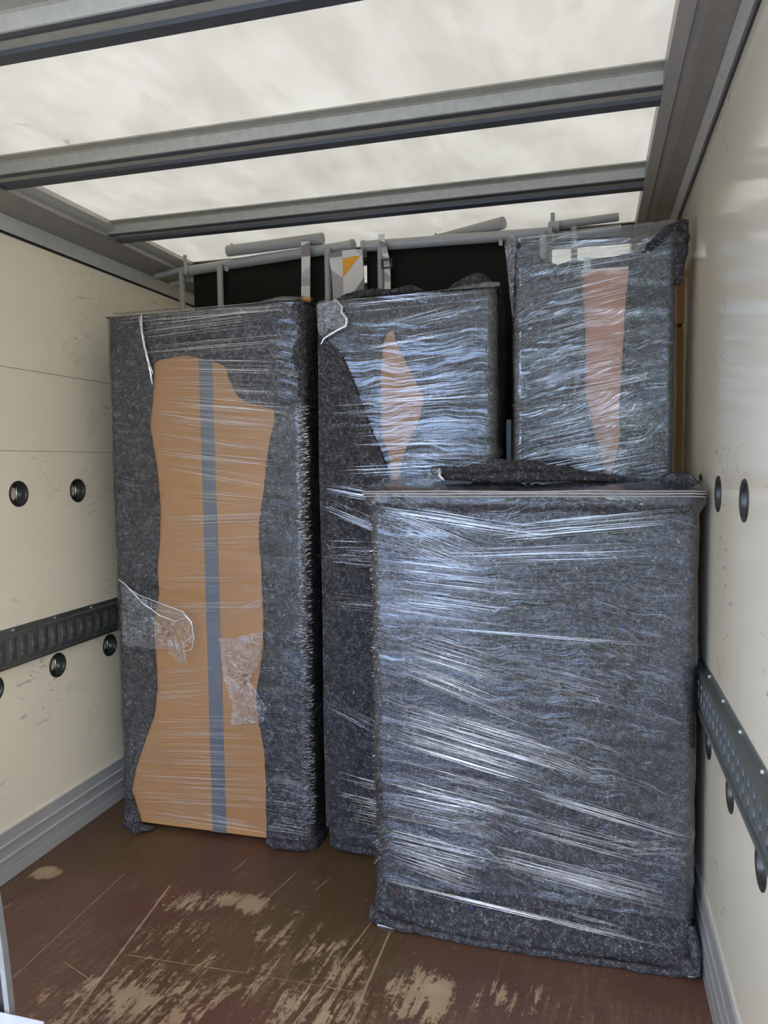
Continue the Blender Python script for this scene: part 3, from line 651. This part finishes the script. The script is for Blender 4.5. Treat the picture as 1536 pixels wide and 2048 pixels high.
VT, FT = top_cap(x0-.02, x1+.02, yf-.02, yb-.02, H+.012, lambda x, y: (.012+.012*nz(x*5, y*9, 3)+.020*math.exp(-((x-1.68)/.12)**2))*min(1, (y-yf+.02)/.05), 50, 8)
B().add(V, Fc).add(VT, FT).make('stretch_film', M['film_b'], tB, smooth=True)
creases(tB, wB, [(1.07, 2.07, 1.74, 2.09, .05, 24, .0016), (1.30, 1.98, 1.74, 2.06, .05, 22, .0015), (1.22, 1.88, 1.74, 1.94, .10, 30, .0014), (1.18, 1.76, 1.74, 1.80, .10, 32, .0014), (1.08, 1.68, 1.74, 1.70, .10, 28, .0014), (1.2, 1.6, 1.6, 1.60, .07, 22, .0015),
                 (1.30, 1.55, 1.74, 1.55, .08, 26, .0015), (1.12, 1.47, 1.6, 1.49, .05, 24, .0016), (1.07, 1.42, 1.4, 1.36, .05, 24, .0018), (1.07, 1.36, 1.38, 1.24, .06, 20, .0016), (1.07, 1.18, 1.38, 1.17, .12, 30, .0013), (1.07, 1.0, 1.38, .98, .1, 10, .0012),
                 (1.08, .60, 1.40, .46, .05, 16, .0022), (1.12, .20, 1.40, .17, .10, 36, .0020), (1.12, .32, 1.4, .28, .06, 10, .0014), (1.5, 1.44, 1.74, 1.55, .03, 12, .0018)], .0445, 23)
crumple('film_scrap', [(1.070, 2.09), (1.15, 2.105), (1.175, 2.06), (1.198, 2.02), (1.16, 1.995), (1.12, 2.00), (1.078, 1.95)], 2.672, tB, 5, .008)
strand([(1.151, 2.665, 2.10), (1.172, 2.66, 2.075), (1.170, 2.66, 2.055), (1.190, 2.655, 2.03), (1.185, 2.66, 2.005), (1.15, 2.66, 1.99), (1.10, 2.66, 1.965), (1.072, 2.665, 1.915)], .0055, tB)

# ===== C: taller right unit, film strained between two blanket peaks
x0, x1, yf, yb, H = 1.800, 2.313, 2.700, 2.86, 2.145
tC = thing('wrapped_wardrobe', 'tallest wrapped unit, rosy board showing, film stretched between two blanket peaks, by right wall', 'wardrobe', ((x0+x1)/2, (yf+yb)/2, 0), 'furniture wrapped in blankets and stretch film')
fixn(B().box(x0+.014, x1-.014, yf+.001, yb-.01, .01, H, .002).make('board', M['rosy'], tC, label='rosy brown board face'))
fixn(B().box(x0+.02, x1-.02, yf-.001, yb-.02, H-.002, H+.006, .001).make('board_edge', M['edge_band'], tC, label='pale top edge of the board'))
fixn(B().box(2.026, 2.050, yf+.02, yf+.023, H+.004, H+.052, .001).make('sticker', M['sticker'], tC, label='small pale green paper tag'))
wC = Wrap(x0, x1, yf, yb, .014)
def pk(x):     # height of the blanket along the front: two corner peaks
    return lerp_tab([(2.268, 1.70), (2.262, 1.80), (2.215, 1.86), (2.165, 1.95), (2.147, 2.02), (2.145, 2.17), (2.160, 2.19), (2.235, 2.27), (2.280, 2.34), (2.28, 2.5)], x)
LC = [(2.113, -.05), (2.113, 1.43), (2.105, 1.45), (2.084, 1.538), (2.054, 1.641), (2.034, 1.744), (2.033, 1.947), (2.024, 2.048), (2.019, 2.141), (2.018, 2.6)]
RC = [(2.114, -.05), (2.114, 1.43), (2.121, 1.452), (2.137, 1.511), (2.150, 1.588), (2.146, 1.672), (2.153, 1.806), (2.162, 2.006), (2.172, 2.137), (2.174, 2.6)]
offC = lambda t, z: .007+.004*nz(t*8+4, z*6)+.0025*nz(t*30, z*22)+(.020*max(0, (z-2.12)/.15)*(1 if t < wC.b or t > wC.c else .3) if z > 2.12 else 0)
xt = lambda t: min(max(wC.at(t)[0].x, 0), 3)
zt = lambda t: pk(xt(t)) - (.03*max(0, (wC.a-t)/.15) if t < wC.a else 0) - (.05*max(0, (t-wC.d)/.15) if t > wC.d else 0)
VL, FL = sheet(wC, lambda z: 0, lambda z: wC.sx(lerp_tab(LC, z)), lambda t: .005, zt, 60, 240, offC)
VR, FR = sheet(wC, lambda z: wC.sx(lerp_tab(RC, z)), lambda z: wC.L, lambda t: .005, zt, 50, 240, offC)
V = []; Fc = []; n_ = 50                 # back of the blanket standing up behind the board
for j in range(9):
    for i in range(n_+1):
        x = x0+(x1-x0)*i/n_; zt_ = lerp_tab([(2.262, 1.79), (2.215, 1.86), (2.180, 1.93), (2.192, 2.0), (2.192, 2.1), (2.20, 2.18), (2.235, 2.24), (2.275, 2.31), (2.275, 2.6)], x)+.006*nz(x*20, 3)
        z = H-.02+(zt_-H+.02)*j/8; V.append((x, yf+.055-.03*(j/8)+.008*nz(x*14, z*20), z))
for j in range(8):
    for i in range(n_): a = j*(n_+1)+i; Fc.append((a, a+1, a+n_+2, a+n_+1))
o = B().add(VL, FL).add(VR, FR).add(V, Fc).make('moving_blanket', M['blanket'], tC, smooth=True, solid=.006, label='grey speckled moving blanket with two raised corners'); dedupe(o)
roll('blanket_corner', [(2.19, 2.70, 2.165), (2.24, 2.69, 2.205), (2.29, 2.69, 2.250), (2.345, 2.70, 2.280)], [.010, .020, .024, .016], M['blanket'], tC, 4, .8)
roll('blanket_corner', [(2.325, 2.70, 2.08), (2.330, 2.70, 2.17), (2.340, 2.70, 2.23), (2.348, 2.70, 2.285)], [.012, .022, .024, .012], M['blanket'], tC, 14, 1.)
roll('blanket_corner', [(1.795, 2.70, 1.98), (1.789, 2.695, 2.10), (1.782, 2.695, 2.20), (1.776, 2.70, 2.270)], [.006, .013, .018, .006], M['blanket'], tC, 24, 1.)
ftop = lambda t: 2.268+(xt(t)-1.76)*.03
V, Fc = sheet(wC, lambda z: wC.a-.02, lambda z: wC.d+.03, lambda t: .06, lambda t: ftop(t)-(.05*(wC.a-t)/.02 if t < wC.a else 0), 110, 190,
              lambda t, z: .0165+.0025*nz(t*2.5, z*12)+.002*nz(t*4, z*40)+(.010*(z-2.12)/.15 if z > 2.12 else 0))
mesh('stretch_film', V, Fc, M['film_c'], tC, smooth=True)
creases(tC, wC, [(1.785, 2.262, 2.32, 2.272, .025, 10, .0016), (1.785, 2.24, 2.25, 2.225, .03, 12, .0013), (1.785, 2.20, 2.25, 2.235, .04, 16, .0013), (1.79, 2.15, 2.27, 2.20, .06, 26, .0014), (1.79, 2.05, 2.25, 2.13, .09, 36, .0014), (1.80, 1.95, 2.26, 2.05, .10, 30, .0013),
                 (1.80, 1.82, 2.26, 1.90, .12, 34, .0014), (1.80, 1.70, 2.3, 1.78, .10, 34, .0015), (1.80, 1.56, 2.3, 1.66, .12, 44, .0016), (1.80, 1.46, 2.3, 1.55, .09, 44, .0017), (2.0, 1.45, 2.32, 1.5, .06, 20, .0015)], .022, 31)
crumple('film_scrap', [(1.762, 2.25), (1.785, 2.28), (1.805, 2.26), (1.80, 2.20), (1.795, 2.10), (1.79, 2.0), (1.778, 2.12)], 2.672, tC, 15, .012)

# ===== D: lower chest in front
x0, x1, yf, yb, H = 1.390, 2.338, 2.296, 2.625, 1.395
tD = thing('wrapped_chest', 'broad low chest wrapped in grey blanket and shiny film, in front of tall units', 'chest', ((x0+x1)/2, (yf+yb)/2, 0), 'furniture wrapped in blankets and stretch film')
fixn(B().box(x0+.012, x1-.012, yf+.002, yb-.01, 0., H-.03, .003).box(x0-.008, x1+.008, yf-.012, yb, H-.028, H-.004, .004).make('chest_body', M['white'], tD, label='white chest, one corner showing under the hem'))
wD = Wrap(x0, x1, yf, yb, .016)
over = lambda z: .020*min(1, max(0, (z-1.345)/.03)) if z < 1.40 else .020
hem = [(1.36, .032), (1.40, .022), (1.45, .018), (1.50, .004), (1.6, .003), (1.8, .003), (2.1, .003), (2.5, .003)]
def offD(t, z):
    s_ = .009+over(z)+.005*nz(t*6, z*5)+.003*nz(t*26, z*24)
    if z < .17:
        k = (1-z/.17)**1.5; s_ += k*(.030+.012*math.sin(t*9+1)+.010*nz(t*8, 2))
        if t > wD.c: s_ = min(s_, .026)
    for zf, am in ((.40, .006), (.265, .007), (.21, .005)):       # sagging folds toward the right edge
        zz = zf+.05*max(0, (wD.sx(2.3)-t)); s_ += am*math.exp(-((z-zz)/.012)**2)*min(1, max(0, (t-wD.sx(1.9))/.4))
    return s_
zloD = lambda t: lerp_tab([(h, x) for x, h in hem], xt2(t))+.004*nz(t*20, 1)
xt2 = lambda t: wD.at(t)[0].x
V, Fc = sheet(wD, lambda z: 0, lambda z: wD.L, zloD, lambda t: H+.008+.003*nz(t*10, 5), 190, 190, offD)
VT, FT = top_cap(x0-.028, x1+.028, yf-.028, yb, H+.006, lambda x, y: (.010*nz(x*6, y*9, 4)+.006*nz(x*25, y*25))*min(1, (y-yf+.028)/.05)+.035*min(1, (y-yf+.028)/.32), 70, 14)
o = B().add(V, Fc).add(VT, FT).make('moving_blanket', M['blanket'], tD, smooth=True, solid=.006, label='grey speckled moving blanket with its hem spread on the floor'); dedupe(o)
roll('blanket_fold', [(1.545, 2.46, 1.475), (1.60, 2.45, 1.468), (1.68, 2.45, 1.470), (1.75, 2.45, 1.480), (1.84, 2.45, 1.478), (1.93, 2.45, 1.468), (2.02, 2.45, 1.456), (2.12, 2.45, 1.446), (2.22, 2.44, 1.438)], [.014, .022, .026, .034, .034, .026, .018, .014, .008], M['blanket'], tD, 1, .85, 14)
roll('blanket_fold', [(1.60, 2.40, 1.452), (1.72, 2.39, 1.452), (1.84, 2.39, 1.452), (1.95, 2.40, 1.450), (2.1, 2.41, 1.444)], [.010, .022, .026, .020, .010], M['blanket'], tD, 12, .7, 14)
roll('blanket_fold', [(2.24, 2.42, 1.432), (2.29, 2.40, 1.440), (2.33, 2.38, 1.438), (2.352, 2.36, 1.422)], [.012, .030, .026, .012], M['blanket'], tD, 22, .8)
roll('blanket_hem', [(1.372, 2.30, .036), (1.385, 2.262, .030), (1.45, 2.252, .022), (1.56, 2.248, .011), (1.75, 2.238, .010), (1.95, 2.236, .010), (2.15, 2.240, .010), (2.28, 2.238, .010), (2.318, 2.246, .014)], [.016, .022, .018, .012, .011, .011, .011, .012, .014], M['blanket'], tD, 6, .9, 12)
roll('blanket_corner', [(2.315, 2.258, .045), (2.335, 2.240, .032), (2.352, 2.236, .024), (2.358, 2.26, .06), (2.348, 2.29, .13)], [.018, .024, .020, .016, .008], M['blanket'], tD, 9, 1., 12)
fixn(B().add([(1.392, 2.262, .0), (1.450, 2.256, .0), (1.452, 2.256, .016), (1.390, 2.262, .03), (1.392, 2.30, .0), (1.450, 2.30, .0), (1.452, 2.30, .016), (1.390, 2.30, .03)],
     [(0, 1, 2, 3), (4, 7, 6, 5), (0, 4, 5, 1), (1, 5, 6, 2), (2, 6, 7, 3), (3, 7, 4, 0)]).make('plinth_corner', M['white'], tD, label='white corner of the chest under the blanket hem'))
V, Fc = sheet(wD, lambda z: .02, lambda z: wD.L-.02, lambda t: .150+.03*nz(t*3, 4), lambda t: H+.012, 200, 170,
              lambda t, z: .017+over(z)+.003*nz(t*2.2, z*9)+.0022*nz(t*4, z*36)+(.006*max(0, 1-(z-.1)/.07) if z < .17 else 0))
VT, FT = top_cap(x0-.036, x1+.036, yf-.036, yb-.02, H+.016, lambda x, y: (.008+.010*nz(x*6, y*9, 4))*min(1, (y-yf+.036)/.05)+.035*min(1, (y-yf+.036)/.32), 70, 10)
B().add(V, Fc).add(VT, FT).make('stretch_film', M['film_d'], tD, smooth=True)
creases(tD, wD, [(1.37, 1.398, 2.35, 1.402, .020, 26, .0024), (1.40, 1.36, 1.95, 1.28, .05, 40, .0017), (1.40, 1.33, 1.75, 1.20, .12, 50, .0016), (1.75, 1.28, 2.33, 1.34, .06, 44, .0018), (1.55, 1.20, 2.25, 1.24, .06, 40, .0014), (1.40, 1.20, 1.75, 1.17, .05, 26, .0013),
                 (1.40, 1.15, 1.95, 1.11, .05, 30, .0014), (1.40, 1.08, 1.85, 1.04, .08, 46, .0015), (1.40, .995, 2.3, .965, .012, 10, .0014), (1.42, .96, 1.85, .85, .09, 46, .0016), (1.46, .87, 1.90, .72, .06, 44, .0017), (1.82, .88, 2.2, .80, .07, 26, .0013),
                 (1.46, .72, 2.0, .60, .08, 60, .0018), (1.44, .64, 1.95, .53, .06, 50, .0017), (1.78, .66, 2.15, .55, .06, 30, .0014), (1.41, .52, 1.9, .44, .10, 50, .0015), (1.85, .50, 2.34, .40, .03, 30, .0017), (1.41, .42, 1.8, .38, .12, 60, .0014),
                 (1.75, .42, 2.25, .34, .08, 40, .0013), (1.41, .30, 1.80, .25, .06, 36, .0014), (1.41, .25, 1.75, .18, .07, 36, .0014), (1.75, .28, 2.3, .20, .07, 50, .0016), (1.42, .145, 2.3, .06, .02, 16, .0018), (2.1, .34, 2.33, .38, .05, 14, .0014), (1.9, .13, 2.2, .09, .03, 10, .0015)], .0235, 41)
edge = B()
for i in range(110):
    z = rnd.uniform(.16, 1.33); k = rnd.uniform(.003, .010)
    p, _ = wD.at(wD.b-.004-rnd.uniform(-.004, .014), .0205); edge.tube([(p.x-k*.4, p.y+.003, z-k*.2), (p.x, p.y-.003, z), (p.x+k, p.y-.001, z+k*.15)], [.0003, .0007, .0003], 4, False)
edge.make('film_gather', M['crease'], tD, kind='stuff')
crumple('film_scrap', [(1.46, 1.430), (1.50, 1.447), (1.545, 1.470), (1.572, 1.492), (1.590, 1.480), (1.588, 1.440), (1.55, 1.432)], 2.40, tD, 25, .016)
for k_, (dz_, rr_) in enumerate(((-.006, .0030), (.002, .0040), (.009, .0030))):
    strand([(1.360, 2.262, 1.404+dz_)]+[(x_, 2.258, 1.404+dz_+.004*nz(x_*6+k_*3, 4.)) for x_ in (1.37, 1.45, 1.6, 1.75, 1.9, 2.05, 2.2, 2.33)]+[(2.366, 2.262, 1.402+dz_)], rr_, tD, 'film_rope', M['gathered'])
strand([(1.58, 2.395, 1.485), (1.585, 2.385, 1.46), (1.60, 2.385, 1.44)], .005, tD)

# ---------------------------------------------------------------- tubular frames with black cloth, behind
def tubes(name, pts, r, parent, mat='tube', label=None): return fixn(B().tube(pts, r, 16).make(name, M[mat], parent, smooth=False, label=label))
for o_ in (): pass
def frame(label, xa, ya, xb, yb_, zt_, posts, cloth, extra):
    t = thing('tubular_frame', label, 'metal frame', ((xa+xb)/2, (ya+yb_)/2, 0), 'grey tube frames hung with black cloth')
    dx = Vector((xb-xa, yb_-ya, 0)).normalized()
    tubes('top_rail', [(xa, ya, zt_), (xb, yb_, zt_)], .0225, t)
    for (x, y) in ((xa, ya), (xb, yb_)):
        s_ = -1 if x == xa else 1
        tubes('end_cap', [Vector((x, y, zt_))+dx*s_*(-.004), Vector((x, y, zt_))+dx*s_*.010], [.0255, .0255], t)
    for f in posts:
        x, y = xa+(xb-xa)*f, ya+(yb_-ya)*f; tubes('post', [(x, y-.030, 0.0), (x, y-.030, zt_-.004)], .0145, t)
    fa, fb = cloth; V = []; Fc = []; n_ = 40
    for j in range(24):
        for i in range(n_+1):
            f = fa+(fb-fa)*i/n_; x, y = xa+(xb-xa)*f, ya+(yb_-ya)*f
            z = (zt_-.014)*(1-j/23)+.35*(j/23); V.append((x, y+.006+.006*nz(x*6, z*2), z))
    for j in range(23):
        for i in range(n_): a = j*(n_+1)+i; Fc.append((a, a+1, a+n_+2, a+n_+1))
    mesh('cloth_panel', V, Fc, M['cloth_black'], t, smooth=True, solid=.003, label='black cloth hanging from the rail')
    return t
f1 = frame('left grey tube frame hung with black cloth, behind the tape-striped wardrobe', .215, 3.245, 1.078, 3.085, 2.418, [.235, .88], (.04, .985), None)
tubes('cross_rail', [(.036, 3.25, 2.408), (.20, 3.235, 2.425)], .0125, f1); tubes('cross_rail', [(.09, 3.30, 2.375), (.22, 3.27, 2.385)], .0125, f1)
tubes('pin', [(.216, 3.222, 2.395), (.216, 3.222, 2.485)], .0085, f1); tubes('leg', [(.185, 3.24, 0), (.185, 3.24, 2.415)], .0135, f1)
tubes('bolt', [(.46, 3.16, 2.378), (.46, 3.16, 2.398)], .0085, f1); tubes('collar', [(.212, 3.245, 2.418), (.237, 3.240, 2.418)], .025, f1)
f2 = frame('right grey tube frame hung with black cloth, behind the middle and tallest units', 1.127, 3.103, 1.890, 3.146, 2.415, [.105, .97], (.015, .96), None)
tubes('pin', [(1.902, 3.15, 2.38), (1.902, 3.15, 2.492)], .0085, f2); tubes('collar', [(1.885, 3.15, 2.437), (1.925, 3.155, 2.437)], .022, f2)
tubes('side_rail', [(1.90, 3.17, 2.448), (2.155, 3.20, 2.468)], .0165, f2); tubes('side_rail', [(1.90, 3.19, 2.412), (2.165, 3.23, 2.430)], .0165, f2)
tubes('leg', [(1.985, 3.18, 0), (1.985, 3.18, 2.44)], .0125, f2); tubes('leg', [(1.885, 3.20, 0), (1.885, 3.20, 2.41)], .0125, f2)
tubes('bolt', [(1.70, 3.11, 2.37), (1.70, 3.11, 2.393)], .0085, f2)
def loose(label, a, b, r):
    t = thing('loose_tube', label, 'tube', a, 'loose tubes lying on the frames')
    tubes('tube', [a, b], r, t); a, b = Vector(a), Vector(b); d = (b-a).normalized()
    p = a+d*.02; tubes('bolt', [p+Vector((0, 0, r-.004)), p+Vector((0, 0, r+.006))], .006, t)
loose('short grey steel tube lying on the left frame rail', (.466, 3.165, 2.468), (.939, 3.115, 2.468), .0245)
loose('grey steel tube lying askew on the right frame rail', (1.38, 3.30, 2.467), (1.708, 3.135, 2.468), .0245)

# patterned fabric: strap, bag, buckled strap
def ribbon(name, label, segs, w_, y, cat='strap'):
    """segs: list of ((x,z) centre, colour) down the strap"""
    t = thing(name, label, cat, (segs[0][0][0], y, segs[-1][0][1])); V = []; Fc = []; ix = []; mats = [M['fab_'+c] for c in ('cream', 'grey', 'taupe', 'blue', 'mustard')]; nm_ = ('cream', 'grey', 'taupe', 'blue', 'mustard')
    for i, ((x, z), c, sk) in enumerate(segs): V += [(x-w_/2, y, z+sk), (x+w_/2, y, z-sk)]
    for i in range(len(segs)-1): a = 2*i; Fc.append((a, a+1, a+3, a+2)); ix.append(nm_.index(segs[i][1]))
    o = mesh('webbing', V, Fc, mats, t, idx=ix, solid=.003); return t
ribbon('patterned_strap', 'flat cream, grey and mustard patterned strap looped over the left frame rail', [((0.878, 2.447), 'cream', 0), ((0.878, 2.438), 'grey', -.008), ((0.878, 2.385), 'cream', 0), ((0.877, 2.330), 'blue', -.012), ((0.876, 2.295), 'taupe', 0), ((0.875, 2.262), 'cream', 0), ((0.874, 2.215), 'mustard', .012), ((0.873, 2.12), 'mustard', 0)], .040, 3.070)
tb = thing('patterned_bag', 'cream bag with mustard and grey triangles hanging between the two tube frames', 'bag', (1.06, 3.05, 2.1))
zz = lambda v: v
pts = {'a': (0.992, 2.384), 'b': (1.050, 2.390), 'c': (1.138, 2.386), 'd': (1.138, 2.361), 'e': (1.050, 2.361), 'f': (0.992, 2.358), 'g': (1.052, 2.276), 'h': (1.000, 2.313), 'i': (1.053, 2.118), 'j': (1.008, 2.118), 'k': (1.142, 2.271), 'l': (1.090, 2.203), 'm': (1.142, 2.118), 'n': (1.003, 2.263), 'o': (1.106, 2.388), 'p': (1.130, 2.361), 'q': (1.062, 2.118)}
Fp = [('a', 'b', 'e', 'f', 1), ('b', 'o', 'p', 'e', 0), ('o', 'c', 'd', 'p', 3), ('e', 'p', 'g', 4), ('f', 'e', 'g', 'h', 0), ('h', 'g', 'n', 2), ('n', 'g', 'i', 'j', 2), ('p', 'd', 'k', 'l', 'q', 'i', 'g', 0), ('k', 'm', 'q', 'l', 1)]
keys = list(pts); V = [(pts[k][0], 3.052+.008*nz(pts[k][0]*12, pts[k][1]*12), pts[k][1]) for k in keys]
mesh('bag_body', V, [tuple(keys.index(q) for q in f[:-1]) for f in Fp], [M['fab_'+c] for c in ('cream', 'grey', 'taupe', 'blue', 'mustard')], tb, idx=[f[-1] for f in Fp], solid=.01)
roll('hem', [(.993, 3.047, 2.361), (1.03, 3.045, 2.360), (1.08, 3.045, 2.361), (1.136, 3.047, 2.362)], [.004, .005, .005, .004], M['fab_cream'], tb, 1, 1., 8)
st = ribbon('buckled_strap', 'twisted cream and grey patterned strap with a black buckle on the right frame rail', [((1.217, 2.444), 'cream', 0), ((1.219, 2.415), 'grey', .006), ((1.226, 2.39), 'taupe', 0), ((1.232, 2.365), 'cream', 0), ((1.236, 2.35), 'taupe', .004), ((1.240, 2.315), 'cream', 0), ((1.241, 2.28), 'taupe', .01), ((1.241, 2.25), 'cream', 0), ((1.241, 2.12), 'cream', 0)], .026, 3.055)
fixn(B().box(1.218, 1.262, 3.045, 3.0535, 2.334, 2.342, .001).box(1.218, 1.262, 3.045, 3.0535, 2.302, 2.309, .001).box(1.216, 1.223, 3.045, 3.0535, 2.302, 2.342, .001).box(1.257, 1.264, 3.045, 3.0535, 2.302, 2.342, .001).make('buckle', M['black'], st, label='black plastic buckle'))
# things glimpsed between and behind
tg = thing('grey_plank', 'narrow grey film-wrapped plank in the gap between the middle and tallest units', 'plank', (1.768, 2.85, 0))
fixn(B().box(1.7545, 1.7745, 2.78, 2.97, 0, 1.655, .002).make('plank_body', M['channel'], tg))
tbx = thing('cardboard_box', 'brown cardboard box wedged behind the tallest unit against the right wall', 'box', (2.34, 3.1, 0))
fixn(B().box(2.26, 2.376, 2.93, 3.02, 1.99, 2.20, .004).make('carton', M['card'], tbx)); fixn(B().box(2.255, 2.378, 2.96, 3.02, .95, 1.985, .004).box(2.255, 2.350, 2.96, 3.02, 0, .949, .004).make('lower_carton', M['card'], tbx))

# upright panel at the lower left, close to the camera
tp = thing('upright_board', 'black upright board with grey metal edging and pale foot plate at the lower left corner', 'board', (.85, 1.2, 0))
EDG = [(.943, 0.), (.928, .415), (.919, .53), (.910, .61), (.905, .645), (.873, .80)]
bp_ = [(.70, 0.)]+[(x-.010, z) for x, z in EDG]+[(.70, .80)]; k_ = len(bp_)
fixn(B().add([(x, 1.2, z) for x, z in bp_]+[(x, 1.207, z) for x, z in bp_], [tuple(range(k_)), tuple(range(2*k_-1, k_-1, -1))]+[(i, i+k_, (i+1) % k_+k_, (i+1) % k_) for i in range(k_)]).make('board_panel', M['black'], tp))
ed = B()
for (x, z), (x2, z2) in zip(EDG, EDG[1:]):
    ed.add([(x-.012, 1.194, z), (x, 1.194, z), (x2, 1.194, z2), (x2-.012, 1.194, z2), (x-.012, 1.209, z), (x, 1.209, z), (x2, 1.209, z2), (x2-.012, 1.209, z2)], [(0, 1, 2, 3), (4, 7, 6, 5), (1, 5, 6, 2), (0, 3, 7, 4), (0, 4, 5, 1), (3, 2, 6, 7)])
fixn(ed.make('edge_strip', M['alu_grey'], tp, label='grey metal edge strip'))
fixn(B().box(.80, 1.015, 1.06, 1.192, .388, .405, .003).box(.84, .99, 1.10, 1.18, 0, .389, .003).make('foot_plate', M['silver'], tp, label='pale grey plate'))

# ---------------------------------------------------------------- outside the open rear doors (reflected in the film)
hd = thing('hedge', 'dense clipped green hedge outside the rear doors', 'hedge', (5.6, -5.4, -1.05))  # unseen mass, added so the right part of the film reflects something dark
hb = B(); hb.box(.75, 10.5, -5.9, -5.0, -1.05, 1.55, .05).make('hedge_core', M['bark'], hd)
rn = random.Random(77); hb = B()
for _ in range(9000):
    f_ = rn.random()
    c = Vector((rn.uniform(.6, 10.6), -4.93 if f_ < .75 else rn.uniform(-5.95, -4.95), rn.uniform(-1.05, 1.6) if f_ < .75 else 1.58))+Vector((0, rn.uniform(-.06, .06), rn.uniform(-.05, .07)))
    s_ = rn.uniform(.03, .07); u = Vector((rn.gauss(0, 1), rn.gauss(0, 1), rn.gauss(0, 1))).normalized(); v = u.orthogonal().normalized(); w_ = u.cross(v)
    hb.add([c-v*s_, c-w_*s_*.6, c+v*s_, c+w_*s_*.6], [(0, 1, 2, 3)])
hb.make('foliage', M['leaf'], hd, kind='stuff')
struct(fixn(B().box(-40, 40, -60, 60, -1.15, -1.05).make('ground', M['asphalt'])), 'grey concrete yard outside')
def tree(x, y, h, r, seed):
    t = thing('tree', 'green leafy tree outside rear doors, ' + ['broad one on the left', 'slim sapling', 'broad one on the right', 'tallest, furthest left', 'furthest away'][seed], 'tree', (x, y, -1.05), 'trees outside the rear doors')
    B().tube([(x, y, -1.05), (x+.1, y, h*.5-1.05), (x, y, h*.8-1.05)], [r*.10, r*.07, r*.03], 8).make('trunk', M['bark'], t, smooth=True)
    rn = random.Random(seed); b = B()
    for _ in range(1500):
        d = Vector((rn.gauss(0, 1), rn.gauss(0, 1), rn.gauss(0, .9))).normalized()*r*rn.random()**.4
        c = Vector((x, y, h*.68-1.05))+d; s_ = rn.uniform(.10, .24)*r*.45
        u = Vector((rn.gauss(0, 1), rn.gauss(0, 1), rn.gauss(0, 1))).normalized(); v = u.orthogonal().normalized(); w_ = u.cross(v)
        b.add([c-v*s_, c-w_*s_*.6, c+v*s_, c+w_*s_*.6], [(0, 1, 2, 3)])
    b.make('foliage', M['leaf'], t, kind='stuff')
for i, (x, y, h, r) in enumerate(((-4.6, -10, 7., 2.1), (.35, -10, 5.2, .75), (4.3, -9.5, 7.4, 2.6), (-9.5, -14, 8, 3), (-.8, -30, 8, 2.6))): tree(x, y, h, r, i)
